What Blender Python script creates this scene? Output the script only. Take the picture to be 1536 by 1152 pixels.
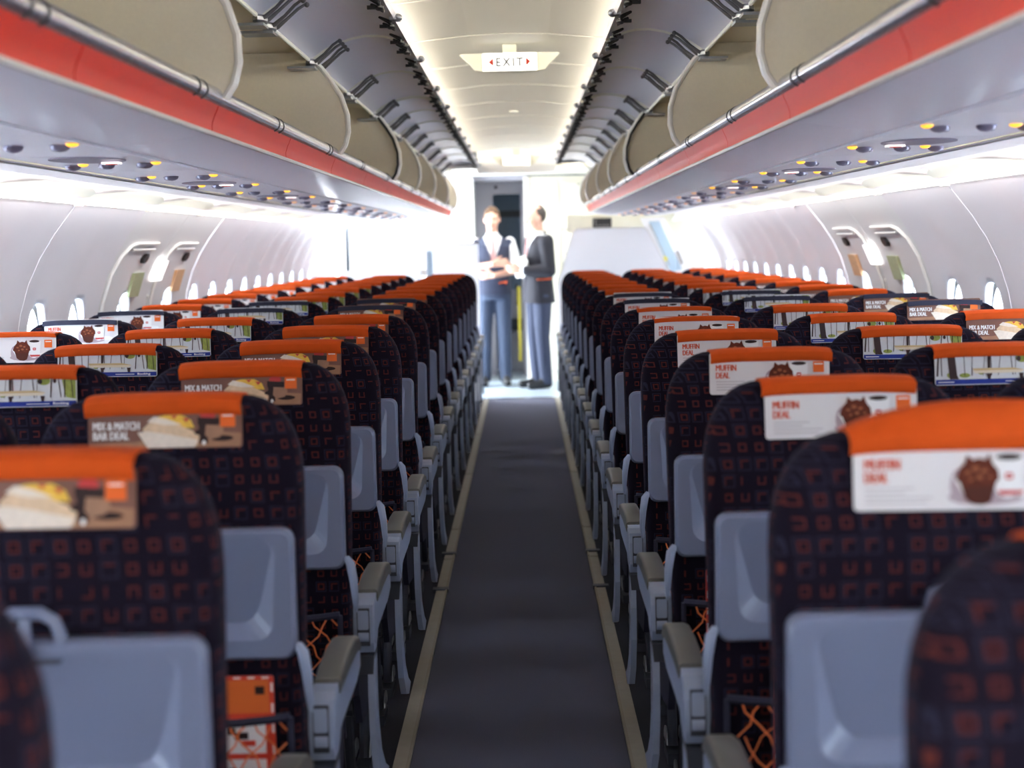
import bpy, bmesh, math, random
from mathutils import Vector, Matrix
random.seed(7)
sc = bpy.context.scene
C = sc.collection
R = math.radians
for o in list(bpy.data.objects): bpy.data.objects.remove(o)

# ---------------------------------------------------------------- camera
PITCH, YAW, ROLL, CX, FPX = .0895, .0088, .0228, .039, 2363.0
def cam_dir(u, w, v):            # camera (right, forward, up) -> world
    y1 = w*math.cos(PITCH) + v*math.sin(PITCH); z = -w*math.sin(PITCH) + v*math.cos(PITCH)
    return Vector((u*math.cos(YAW) - y1*math.sin(YAW), u*math.sin(YAW) + y1*math.cos(YAW), z))
cd = bpy.data.cameras.new('camera'); cam = bpy.data.objects.new('camera', cd); C.objects.link(cam)
cr, sr = math.cos(ROLL), math.sin(ROLL)
ax_r = cam_dir(cr, 0, -sr); ax_u = cam_dir(sr, 0, cr); ax_f = cam_dir(0, 1, 0)
m = Matrix.Identity(4)
for i in range(3):
    m[i][0] = ax_r[i]; m[i][1] = ax_u[i]; m[i][2] = -ax_f[i]
m[0][3], m[1][3], m[2][3] = CX, 0, 1.42
cam.matrix_world = m
cd.sensor_width = 36; cd.lens = FPX*36/1536; cd.clip_start = .05; cd.clip_end = 200
cd.dof.use_dof = True; cd.dof.focus_distance = 4.7; cd.dof.aperture_fstop = 3.4
sc.camera = cam

# ---------------------------------------------------------------- world, lamps, exposure
w = bpy.data.worlds.new('world'); sc.world = w; w.use_nodes = True
bg = w.node_tree.nodes['Background']
bg.inputs[0].default_value = (.80, .90, 1.0, 1); bg.inputs[1].default_value = 21.0
sc.view_settings.view_transform = 'Standard'; sc.view_settings.look = 'None'
sc.view_settings.gamma = 1; sc.view_settings.use_curve_mapping = False
sc.view_settings.exposure = 0.45
L_CEIL, L_SIDE, L_DOOR, L_ENTRY, L_REAR = 29.0, 2.5, 50, 14, 24
def area(name, loc, rot, sx, sy, power, col):
    l = bpy.data.lights.new(name, 'AREA'); l.shape = 'RECTANGLE'; l.size = sx; l.size_y = sy
    l.energy = power; l.color = col
    o = bpy.data.objects.new(name, l); o.location = loc; o.rotation_euler = rot; C.objects.link(o); return o
area('door_daylight', (-1.78, 15.35, 1.05), (0, R(-90), 0), 1.7, .8, L_DOOR, (.93, .97, 1))
area('entry_ceiling_lamp', (-.1, 15.2, 2.07), (0, 0, 0), 1.6, .9, L_ENTRY, (1, .98, .94))

for sx in (-1, 1): area('sidewall_lamp', (sx*1.37, 5.0, 1.632), (0, sx*R(-50), 0), .03, 18.8, 27, (1, .97, .97))
area('aft_galley_daylight', (0, -4.3, 1.60), (R(90), 0, 0), 2.6, 1.0, L_REAR, (.93, .95, 1))

# ---------------------------------------------------------------- materials
def mat(name, col, rough=.6, metal=0, coat=0, noise=0, nscale=40, emit=None, es=0, spec=.5, bump=0, sheen=0):
    m = bpy.data.materials.new(name); m.use_nodes = True
    nt = m.node_tree; b = nt.nodes['Principled BSDF']
    b.inputs['Base Color'].default_value = (*col, 1); b.inputs['Roughness'].default_value = rough
    b.inputs['Metallic'].default_value = metal; b.inputs['Coat Weight'].default_value = coat
    b.inputs['Coat Roughness'].default_value = .12
    b.inputs['Specular IOR Level'].default_value = spec
    if sheen: b.inputs['Sheen Weight'].default_value = sheen
    if emit: b.inputs['Emission Color'].default_value = (*emit, 1); b.inputs['Emission Strength'].default_value = es
    if noise or bump:
        tc = nt.nodes.new('ShaderNodeTexCoord'); n = nt.nodes.new('ShaderNodeTexNoise')
        n.inputs['Scale'].default_value = nscale; n.inputs['Detail'].default_value = 4
        nt.links.new(tc.outputs['Object'], n.inputs['Vector'])
        if noise:
            r = nt.nodes.new('ShaderNodeMapRange'); r.inputs[3].default_value = 1-noise; r.inputs[4].default_value = 1+noise
            nt.links.new(n.outputs['Fac'], r.inputs[0])
            mx = nt.nodes.new('ShaderNodeVectorMath'); mx.operation = 'SCALE'; mx.inputs[0].default_value = col
            nt.links.new(r.outputs[0], mx.inputs['Scale']); nt.links.new(mx.outputs[0], b.inputs['Base Color'])
        if bump:
            bp = nt.nodes.new('ShaderNodeBump'); bp.inputs['Strength'].default_value = bump; bp.inputs['Distance'].default_value = .002
            nt.links.new(n.outputs['Fac'], bp.inputs['Height']); nt.links.new(bp.outputs[0], b.inputs['Normal'])
    return m

def fabric_mat():
    m = bpy.data.materials.new('seat_fabric'); m.use_nodes = True; nt = m.node_tree; N = nt.nodes; Lk = nt.links
    b = N['Principled BSDF']; b.inputs['Roughness'].default_value = .9; b.inputs['Sheen Weight'].default_value = .05
    b.inputs['Sheen Tint'].default_value = (.5, .5, .7, 1); b.inputs['Specular IOR Level'].default_value = .08
    def M(op, a, bb=None):
        n = N.new('ShaderNodeMath'); n.operation = op
        for i, v in enumerate((a, bb)):
            if v is None: continue
            if isinstance(v, (int, float)): n.inputs[i].default_value = v
            else: Lk.new(v, n.inputs[i])
        return n.outputs[0]
    tc = N.new('ShaderNodeTexCoord'); sp = N.new('ShaderNodeSeparateXYZ'); Lk.new(tc.outputs['Object'], sp.inputs[0])
    u = M('DIVIDE', M('ADD', sp.outputs[0], sp.outputs[1]), .029); v = M('DIVIDE', sp.outputs[2], .029)
    cu, cv = M('FLOOR', u), M('FLOOR', v)
    fu, fv = M('SUBTRACT', M('SUBTRACT', u, cu), .5), M('SUBTRACT', M('SUBTRACT', v, cv), .5)
    cmb = N.new('ShaderNodeCombineXYZ'); Lk.new(cu, cmb.inputs[0]); Lk.new(cv, cmb.inputs[1])
    wn = N.new('ShaderNodeTexWhiteNoise'); wn.noise_dimensions = '3D'; Lk.new(cmb.outputs[0], wn.inputs['Vector'])
    sc_ = N.new('ShaderNodeSeparateColor'); Lk.new(wn.outputs['Color'], sc_.inputs[0])
    rr, rg, rb, rv = sc_.outputs[0], sc_.outputs[1], sc_.outputs[2], wn.outputs['Value']
    mm = M('MAXIMUM', M('ABSOLUTE', fu), M('ABSOLUTE', fv))
    box = M('LESS_THAN', mm, .25)
    s1 = M('MULTIPLY', M('GREATER_THAN', fu, .15), M('GREATER_THAN', rr, .42))
    s2 = M('MULTIPLY', M('LESS_THAN', fu, -.15), M('GREATER_THAN', rg, .22))
    s3 = M('MULTIPLY', M('GREATER_THAN', fv, .15), M('GREATER_THAN', rb, .35))
    s4 = M('MULTIPLY', M('LESS_THAN', fv, -.15), M('GREATER_THAN', rv, .45))
    gl = M('MULTIPLY', box, M('MAXIMUM', M('MAXIMUM', s1, s2), M('MAXIMUM', s3, s4)))
    bl = M('MULTIPLY', M('MULTIPLY', M('GREATER_THAN', mm, .32), M('LESS_THAN', mm, .40)), M('GREATER_THAN', rb, .6))
    nz = N.new('ShaderNodeTexNoise'); nz.inputs['Scale'].default_value = 700; Lk.new(tc.outputs['Object'], nz.inputs['Vector'])
    m1 = N.new('ShaderNodeMix'); m1.data_type = 'RGBA'; m1.inputs[6].default_value = (.009, .0065, .014, 1); m1.inputs[7].default_value = (.022, .021, .04, 1); Lk.new(bl, m1.inputs[0])
    m2 = N.new('ShaderNodeMix'); m2.data_type = 'RGBA'; m2.inputs[7].default_value = (.125, .026, .018, 1)
    Lk.new(m1.outputs[2], m2.inputs[6]); Lk.new(M('MULTIPLY', gl, M('ADD', .25, nz.outputs['Fac'])), m2.inputs[0]); Lk.new(m2.outputs[2], b.inputs['Base Color'])
    bp = N.new('ShaderNodeBump'); bp.inputs['Strength'].default_value = .3; bp.inputs['Distance'].default_value = .002
    Lk.new(nz.outputs['Fac'], bp.inputs['Height']); Lk.new(bp.outputs[0], b.inputs['Normal'])
    return m

def screen_mat():
    m = bpy.data.materials.new('frosted_screen'); m.use_nodes = True; nt = m.node_tree
    for n in list(nt.nodes): nt.nodes.remove(n)
    o = nt.nodes.new('ShaderNodeOutputMaterial'); t = nt.nodes.new('ShaderNodeBsdfTranslucent'); g = nt.nodes.new('ShaderNodeBsdfDiffuse')
    t.inputs[0].default_value = (.92, .92, .95, 1); g.inputs[0].default_value = (.88, .88, .90, 1)
    mx = nt.nodes.new('ShaderNodeMixShader'); mx.inputs[0].default_value = .45
    nt.links.new(g.outputs[0], mx.inputs[1]); nt.links.new(t.outputs[0], mx.inputs[2]); nt.links.new(mx.outputs[0], o.inputs[0])
    return m
def glass_mat():
    m = bpy.data.materials.new('window_glass'); m.use_nodes = True; nt = m.node_tree
    for n in list(nt.nodes): nt.nodes.remove(n)
    o = nt.nodes.new('ShaderNodeOutputMaterial'); t = nt.nodes.new('ShaderNodeBsdfTransparent'); g = nt.nodes.new('ShaderNodeBsdfGlossy')
    t.inputs[0].default_value = (.90, .95, 1, 1); g.inputs[1].default_value = .05
    mx = nt.nodes.new('ShaderNodeMixShader'); mx.inputs[0].default_value = .06
    nt.links.new(t.outputs[0], mx.inputs[1]); nt.links.new(g.outputs[0], mx.inputs[2]); nt.links.new(mx.outputs[0], o.inputs[0])
    return m

MT = {}
def add(name, *a, **k):
    if name.startswith('ink_'): k.setdefault('spec', .12)
    MT[name] = mat(name, *a, **k)
MT['fabric'] = fabric_mat(); MT['glass'] = glass_mat(); MT['screen'] = screen_mat()
add('orange', (.66, .085, .007), .8, noise=.12, nscale=30, bump=.3, spec=.2)
add('navy_edge', (.02, .02, .045), .8, noise=.1)
add('tray', (.19, .22, .33), .30, noise=.04, nscale=8)
add('tray_dark', (.05, .055, .08), .6)
add('arm_grey', (.33, .39, .54), .35, noise=.03)
add('arm_pad', (.12, .115, .105), .42, noise=.06)
add('dark_metal', (.05, .055, .075), .4, metal=.4)
add('leg_metal', (.30, .31, .34), .35, metal=.7)
add('net', (.75, .16, .03), .6)
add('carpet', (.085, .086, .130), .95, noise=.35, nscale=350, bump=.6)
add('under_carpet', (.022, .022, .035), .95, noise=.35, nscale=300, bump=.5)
add('track', (.36, .33, .27), .65, metal=.1, noise=.12, nscale=25)
add('wall', (.82, .79, .82), .45, noise=.02, nscale=3, coat=.1)
add('hatch', (.78, .77, .77), .5, noise=.02, nscale=3)
add('trimwhite', (.82, .80, .76), .4)
add('cove_cream', (.80, .78, .68), .5, emit=(1, .98, .86), es=.10)
add('cream', (.80, .78, .68), .5, noise=.02, nscale=4)
add('ceiling', (.80, .78, .70), .5, noise=.02, nscale=2)
add('bin_door', (.74, .71, .79), .36, noise=.03, nscale=3, coat=.15)
add('bin_beige', (.78, .70, .55), .6, noise=.05, nscale=120, bump=.2)
add('bin_edge', (.86, .83, .78), .25, coat=.4)
add('under', (.90, .87, .94), .35, noise=.02, nscale=2, coat=.15)
add('psu', (.89, .87, .94), .35, coat=.1)
add('psu_ellipse', (.28, .24, .30), .5)
add('red', (.64, .024, .004), .45, noise=.03, spec=.25)
add('silver', (.62, .62, .68), .22, metal=.85, noise=.04, nscale=20)
add('track_edge', (.34, .31, .25), .9, spec=.1)
add('black', (.015, .013, .015), .5)
add('hinge', (.13, .12, .12), .4, metal=.5)
add('amber', (.9, .45, .05), .4, emit=(1, .47, .04), es=1.1)
add('amber_dim', (.9, .5, .3), .4, emit=(1, .5, .25), es=.55)
add('nozzle', (.26, .24, .33), .3, metal=.3)
add('strip_warm', (1, 1, 1), .5, emit=(1, .96, .80), es=L_CEIL)
add('strip_side', (1, 1, 1), .5, emit=(1, .97, .86), es=L_SIDE)
add('sign_lit', (1, 1, 1), .5, emit=(1, .99, .96), es=1.1)
add('sign_small', (1, 1, 1), .5, emit=(1, .92, .90), es=.9)
add('sign_grey', (.10, .09, .09), .6)
add('sign_red', (.5, .03, .01), .6)
add('white_panel', (.88, .88, .90), .5, noise=.01, nscale=3)
add('galley', (.82, .79, .66), .5, noise=.02)
add('seam_grey', (.36, .35, .34), .6)
add('cock_grey', (.40, .40, .47), .6)
add('cock_blue', (.10, .16, .24), .5, noise=.15, nscale=6)
add('cock_dark', (.02, .03, .045), .5)
add('yellow', (.75, .65, .08), .5)
add('entry_floor', (.42, .50, .58), .3, noise=.08, nscale=12)
add('skin', (.62, .36, .27), .5, noise=.05)
add('hair_brown', (.10, .055, .03), .8, noise=.2)
add('hair_dark', (.05, .04, .035), .8, noise=.2)
add('vest_navy', (.035, .045, .085), .8, noise=.1, nscale=60)
add('suit_black', (.018, .018, .028), .8, noise=.1, nscale=60)
add('trouser_navy', (.05, .07, .12), .8, noise=.1, nscale=60)
add('shirt', (.80, .81, .84), .8)
add('tie', (.45, .25, .25), .7)
add('shoe', (.01, .01, .013), .35)
add('eye', (.02, .015, .01), .3)
add('lip', (.45, .18, .15), .5)
add('paper', (.85, .85, .82), .8)
add('trim_orange', (.75, .12, .03), .6)
add('leaflet_red', (.70, .05, .02), .5)
add('leaflet_orange', (.75, .14, .02), .5)
# card print inks
add('ink_white', (.78, .76, .77), .55); add('ink_pure', (.9, .9, .9), .55)
add('ink_orange', (.80, .15, .03), .55); add('ink_text', (.66, .10, .05), .55)
add('ink_brown', (.21, .105, .08), .5, noise=.25, nscale=14); add('ink_wood', (.38, .20, .12), .5, noise=.25, nscale=20)
add('ink_bread', (.72, .52, .34), .5, noise=.25, nscale=90); add('ink_crust', (.80, .70, .60), .5, noise=.15, nscale=120)
add('ink_yellow', (.80, .50, .08), .5, noise=.3, nscale=150); add('ink_red', (.55, .06, .06), .5)
add('ink_cola', (.035, .02, .02), .4); add('ink_glass', (.36, .20, .13), .4, noise=.25, nscale=60)
add('ink_muffin', (.12, .028, .016), .6, noise=.5, nscale=110); add('ink_muffin_wrap', (.085, .025, .018), .6)
add('ink_crumb', (.30, .10, .045), .6, noise=.4, nscale=200); add('ink_grey', (.42, .39, .42), .6); add('ink_line', (.50, .46, .48), .6); add('ink_shadow', (.45, .36, .40), .6)
add('ink_trunk', (.055, .035, .035), .6); add('ink_bench', (.60, .45, .24), .6); add('ink_benchlight', (.74, .66, .52), .6)
add('ink_leaf', (.28, .33, .08), .6, noise=.5, nscale=120); add('ink_blue', (.025, .045, .26), .5); add('ink_snow', (.66, .68, .70), .6, noise=.08, nscale=60)
add('placard_green', (.42, .46, .26), .6, noise=.2, nscale=60)
add('placard_orange', (.70, .42, .22), .6, noise=.2, nscale=60)
add('handle_black', (.02, .02, .02), .5)
add('door_window_blue', (.45, .60, .72), .3)

# ---------------------------------------------------------------- mesh helpers
class MB:
    def __init__(s): s.v, s.f, s.m, s.sm, s.cur, s.smooth = [], [], [], [], 0, False
    def mat(s, i): s.cur = i; return s
    def addf(s, vs, fs, smooth=None):
        b = len(s.v); s.v += [tuple(p) for p in vs]
        for f in fs: s.f.append([b+i for i in f]); s.m.append(s.cur); s.sm.append(s.smooth if smooth is None else smooth)
        return s
    def box(s, x0, x1, y0, y1, z0, z1):
        vs = [(x, y, z) for z in (z0, z1) for y in (y0, y1) for x in (x0, x1)]
        return s.addf(vs, [(0, 2, 3, 1), (4, 5, 7, 6), (0, 1, 5, 4), (2, 6, 7, 3), (0, 4, 6, 2), (1, 3, 7, 5)], False)
    def loft(s, rings, closed=True, cap=True, smooth=True):
        n = len(rings[0]); vs = [p for r in rings for p in r]; fs = []
        for k in range(len(rings)-1):
            for i in range(n if closed else n-1):
                j = (i+1) % n
                fs.append((k*n+i, k*n+j, (k+1)*n+j, (k+1)*n+i))
        s.addf(vs, fs, smooth)
        if cap and closed:
            b = len(s.v)-len(vs)
            s.f.append([b+i for i in reversed(range(n))]); s.m.append(s.cur); s.sm.append(False)
            s.f.append([b+(len(rings)-1)*n+i for i in range(n)]); s.m.append(s.cur); s.sm.append(False)
        return s
    def tube(s, path, r, n=8, smooth=True, cap=True):
        path = [Vector(p) for p in path]; rs = r if isinstance(r, (list, tuple)) else [r]*len(path)
        rings = []; up = None
        for i, p in enumerate(path):
            d = (path[min(i+1, len(path)-1)]-path[max(i-1, 0)]).normalized()
            if up is None: up = Vector((0, 0, 1)) if abs(d.z) < .9 else Vector((1, 0, 0))
            a = d.cross(up).normalized(); up = a.cross(d).normalized()
            rings.append([tuple(p+(a*math.cos(t)+up*math.sin(t))*rs[i]) for t in [2*math.pi*k/n for k in range(n)]])
        return s.loft(rings, cap=cap, smooth=smooth)
    def sweep(s, prof, y0, y1, t=0, smooth=False, ny=1):
        """open profile in x,z swept along y; thickness t by doubled offset profile"""
        if t:
            P = [Vector(p) for p in prof]; off = []
            for i, p in enumerate(P):
                d = (P[min(i+1, len(P)-1)]-P[max(i-1, 0)]).normalized(); off.append((p.x-d.y*t, p.y+d.x*t))
            loop = [tuple(p) for p in prof]+off[::-1]
            rings = [[(x, y, z) for x, z in loop] for y in (y0, y1)]
            return s.loft(rings, smooth=smooth)
        rings = [[(x, y0+(y1-y0)*k/ny, z) for x, z in prof] for k in range(ny+1)]
        return s.loft(rings, closed=False, cap=False, smooth=smooth)
    def extr(s, poly, axis, a, b, smooth=False):
        """polygon extruded along axis: 'x' poly=(y,z); 'y' poly=(x,z); 'z' poly=(x,y)"""
        f = {'x': lambda p, q: (q, p[0], p[1]), 'y': lambda p, q: (p[0], q, p[1]), 'z': lambda p, q: (p[0], p[1], q)}[axis]
        return s.loft([[f(p, a) for p in poly], [f(p, b) for p in poly]], smooth=smooth)
    def ell(s, c, r, n=14, k=9, rot=None):
        rings = []
        for j in range(k+1):
            th = math.pi*(j/k*.98+.01); ring = []
            for i in range(n):
                ph = 2*math.pi*i/n
                p = Vector((math.sin(th)*math.cos(ph)*r[0], math.sin(th)*math.sin(ph)*r[1], -math.cos(th)*r[2]))
                if rot: p = rot @ p
                ring.append(tuple(Vector(c)+p))
            rings.append(ring)
        return s.loft(rings)
    def disc(s, c, rx, ry, n=16, z=0):
        vs = [(c[0]+rx*math.cos(2*math.pi*i/n), c[1]+ry*math.sin(2*math.pi*i/n), c[2]) for i in range(n)]
        return s.addf(vs, [list(range(n))], False)
    def mesh(s, name, mats):
        me = bpy.data.meshes.new(name); me.from_pydata(s.v, [], s.f)
        for m_ in (mats if isinstance(mats, (list, tuple)) else [mats]): me.materials.append(MT[m_])
        me.polygons.foreach_set('material_index', s.m); me.polygons.foreach_set('use_smooth', s.sm)
        bm = bmesh.new(); bm.from_mesh(me); bmesh.ops.recalc_face_normals(bm, faces=bm.faces[:]); bm.to_mesh(me); bm.free()
        if any(s.sm): me.set_sharp_from_angle(angle=R(42))
        return me
    def build(s, name, mats, parent=None, loc=None):
        o = bpy.data.objects.new(name, s.mesh(name, mats)); C.objects.link(o)
        if parent: o.parent = parent
        if loc: o.location = loc
        return o
def use(name, me, parent=None, loc=None, rot=None):
    o = bpy.data.objects.new(name, me); C.objects.link(o)
    if parent: o.parent = parent
    if loc: o.location = loc
    if rot: o.rotation_euler = rot
    return o
def thing(name, label, cat, loc=(0, 0, 0), group=None, rz=0):
    o = bpy.data.objects.new(name, None); C.objects.link(o); o.location = loc; o.rotation_euler = (0, 0, rz)
    o.empty_display_size = .1; o['label'] = label; o['category'] = cat
    if group: o['group'] = group
    return o
def tag(o, label, cat, group=None):
    o['label'] = label; o['category'] = cat
    if group: o['group'] = group
    return o
def struct(o, label=None, cat=None):
    o['kind'] = 'structure'
    if label: o['label'] = label
    if cat: o['category'] = cat
    return o
def rootstruct(name, label, cat):
    o = bpy.data.objects.new(name, None); C.objects.link(o); o.empty_display_size = .1; return struct(o, label, cat)
def arc(cx, cy, rx, ry, a0, a1, n): return [(cx+rx*math.cos(R(a0+(a1-a0)*i/n)), cy+ry*math.sin(R(a0+(a1-a0)*i/n))) for i in range(n+1)]
def rrect(x0, x1, z0, z1, r, n=5):
    return arc(x1-r, z1-r, r, r, 0, 90, n)+arc(x0+r, z1-r, r, r, 90, 180, n)+arc(x0+r, z0+r, r, r, 180, 270, n)+arc(x1-r, z0+r, r, r, 270, 360, n)
def textmesh(s, body, x, z, h, y, width=None, bold=0, spacing=1):
    """flat lettering into builder s, baseline-left at x,z, cap height h, facing -y"""
    cu = bpy.data.curves.new('t', 'FONT'); cu.body = body; cu.size = 1; cu.resolution_u = 2; cu.offset = bold; cu.space_character = spacing
    o = bpy.data.objects.new('t', cu); C.objects.link(o)
    dg = bpy.context.evaluated_depsgraph_get(); me = o.evaluated_get(dg).to_mesh()
    xs = [v.co.x for v in me.vertices]; x0, x1 = min(xs), max(xs)
    sz = h/.70; sx = (width/(x1-x0)) if width else sz
    s.addf([(x+(v.co.x-x0)*sx, y, z+v.co.y*sz) for v in me.vertices], [list(p.vertices) for p in me.polygons], False)
    o.evaluated_get(dg).to_mesh_clear(); bpy.data.objects.remove(o); bpy.data.curves.remove(cu)

Y0, Y1 = -4.5, 14.45            # passenger cabin
YE = 17.6                       # cockpit bulkhead

# ---------------------------------------------------------------- floor
fl = rootstruct('floor', 'dark carpeted aisle floor', 'floor')
MB().box(-.300, .300, Y0, 14.27, -.03, 0).build('aisle_carpet', 'carpet', fl)
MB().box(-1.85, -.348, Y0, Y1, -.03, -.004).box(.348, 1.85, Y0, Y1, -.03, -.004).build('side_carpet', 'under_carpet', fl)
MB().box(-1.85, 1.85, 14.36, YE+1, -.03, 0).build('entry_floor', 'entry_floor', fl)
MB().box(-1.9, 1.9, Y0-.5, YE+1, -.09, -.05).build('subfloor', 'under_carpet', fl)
MB().box(-.60, .60, 14.27, 14.36, -.03, .006).build('threshold_plate', 'silver', fl)
for n, sx in ((1, -1), (2, 1)):
    t = rootstruct('trim_%d' % n, 'brushed metal floor track cover along %s of aisle' % ('left' if sx < 0 else 'right'), 'floor track')
    ys = [Y0, 2.6, 4.1, 6.36, 6.98, 7.1, 7.72, 9.6, 11.6, 14.25]
    for a, b in zip(ys[:-1], ys[1:]):
        s = MB(); x0, x1 = sorted((sx*.301, sx*.346)); xi0, xi1 = sorted((sx*.301, sx*.309))
        s.box(x0, x1, a+.012, b-.012, 0, .009); s.mat(1).box(xi0, xi1, a+.012, b-.012, .009, .013)
        s.build('track_cover', ['track', 'track_edge'], t)
    for y in (6.36, 7.1): MB().box(*sorted((sx*.296, sx*.36)), y-.02, y+.02, 0, .016).build('track_joint', 'dark_metal', t)

# ---------------------------------------------------------------- sidewalls
WP = [(1.555, 1.598), (1.60, 1.545), (1.655, 1.48), (1.71, 1.40), (1.755, 1.31), (1.79, 1.20), (1.815, 1.07), (1.825, .92), (1.825, .6), (1.80, .35), (1.74, .1), (1.70, 0)]
def wall_x(z):
    for (xa, za), (xb, zb) in zip(WP[:-1], WP[1:]):
        if zb <= z <= za: return xa+(xb-xa)*(za-z)/(za-zb)
    return 1.8
def fine_wp():
    out = []
    for (xa, za), (xb, zb) in zip(WP[:-1], WP[1:]):
        for k in range(2): out.append((xa+(xb-xa)*k/2, za+(zb-za)*k/2))
    return out+[WP[-1]]
FW = fine_wp()
def wall_mesh(sx, length, wins, relief=True):
    """thick sculpted panel with window holes (boolean)"""
    ny = max(6, int(length/.044)); rings = []
    for k in range(ny+1):
        y = length*k/ny; ring = []
        for x, z in FW:
            d = .010*min(1, max(0, (1.62-z)/.2))
            if relief:
                d = -.012*math.cos(2*math.pi*(y-length/4)/(length/2))*min(1, max(0, (1.62-z)/.2))
                e = min(y, length-y); d += .003*max(0, 1-e/.02)
            ring.append((sx*(x-d), y, z))
        for x, z in FW[::-1]: ring.append((sx*(x+.035), y, z))
        rings.append(ring)
    s = MB(); s.loft(rings, smooth=True)
    me = s.mesh('wall_panel', 'wall')
    if not wins: return me
    o = bpy.data.objects.new('p', me); C.objects.link(o)
    c = MB()
    for wy in wins:
        rg = []
        for xx in (1.6, 1.95):
            k = 1.10 if xx < 1.8 else .92
            rg.append([(sx*xx, wy+.118*k*math.copysign(abs(math.cos(t))**.72, math.cos(t)), 1.06+.172*k*math.copysign(abs(math.sin(t))**.72, math.sin(t))) for t in [2*math.pi*i/28 for i in range(28)]])
        c.loft(rg)
    co = c.build('c', 'wall'); md = o.modifiers.new('b', 'BOOLEAN'); md.operation = 'DIFFERENCE'; md.object = co; md.solver = 'EXACT'
    dg = bpy.context.evaluated_depsgraph_get(); nm = bpy.data.meshes.new_from_object(o.evaluated_get(dg))
    bpy.data.objects.remove(o); bpy.data.objects.remove(co); nm.name = 'wall_panel'
    return nm
PL = 1.066
panel_y = [-1.80+PL*k for k in range(8)]        # ends at 6.73
panel_y = [5.664-PL*k for k in range(9, -1, -1)]
front_y = [8.50+PL*k for k in range(6)]
win_y = []
win_i = 1
walls = {}
for side, sx in (('left', -1), ('right', 1)):
    wr = rootstruct('wall_'+side, 'pale moulded cabin sidewall on the %s, with rows of windows' % side, 'wall'); walls[side] = wr
    pm = wall_mesh(sx, PL-.008, [PL*.25, PL*.75])
    for y in panel_y+front_y[:5]:
        if y < -5: continue
        use('wall_panel', pm, wr, (0, y, 0))
    MB().box(*sorted((sx*1.60, sx*1.70)), Y0-.4, panel_y[0], -.05, 1.75).box(*sorted((sx*1.70, sx*1.86)), Y0-.4, panel_y[0], -.05, 1.5).build('rear_lining', 'wall', wr)
    MB().box(*sorted((sx*1.62, sx*1.86)), Y0-.4, YE+.8, -.06, -.03).build('wall_footing', 'wall', wr)
    lm = wall_mesh(sx, 14.45-front_y[5]-.008, []); use('wall_panel', lm, wr, (0, front_y[5], 0))
    hm = wall_mesh(sx, .875, [.43], relief=False)
    for y in (6.735, 7.615): use('hatch_panel', hm, wr, (0, y, 0)).data.materials[0] = MT['hatch']
    wys = [y+PL*f for y in panel_y+front_y[:5] for f in (.25, .75)]+[7.165, 8.045]
    # window: frame ring, pane, shade edge shared
    s = MB()
    def ringp(k, x): return [(sx*x, .118*k*math.copysign(abs(math.cos(t))**.72, math.cos(t)), 1.06+.172*k*math.copysign(abs(math.sin(t))**.72, math.sin(t))) for t in [2*math.pi*i/28 for i in range(28)]]
    s.loft([ringp(1.06, 1.80), ringp(1.12, 1.812), ringp(1.04, 1.83), ringp(.98, 1.835), ringp(.92, 1.875), ringp(.86, 1.875), ringp(.90, 1.83)], cap=False, smooth=True)
    fm = s.mesh('frame', 'trimwhite')
    s = MB(); s.loft([ringp(.93, 1.868), ringp(.93, 1.872)]); gm = s.mesh('pane', 'glass')
    s = MB(); s.box(*sorted((sx*1.850, sx*1.856)), -.098, .098, 1.13, 1.215); s.box(*sorted((sx*1.846, sx*1.862)), -.10, .10, 1.122, 1.132)
    shm = s.mesh('window_shade', 'tray_dark')
    for k, y in enumerate(sorted(wys)):
        if y < 0: continue
        wo = rootstruct('window_%d' % win_i, 'rounded cabin window in %s sidewall' % side, 'window'); win_i += 1; wo.location = (0, y, 0)
        use('frame', fm, wo); use('pane', gm, wo)
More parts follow.
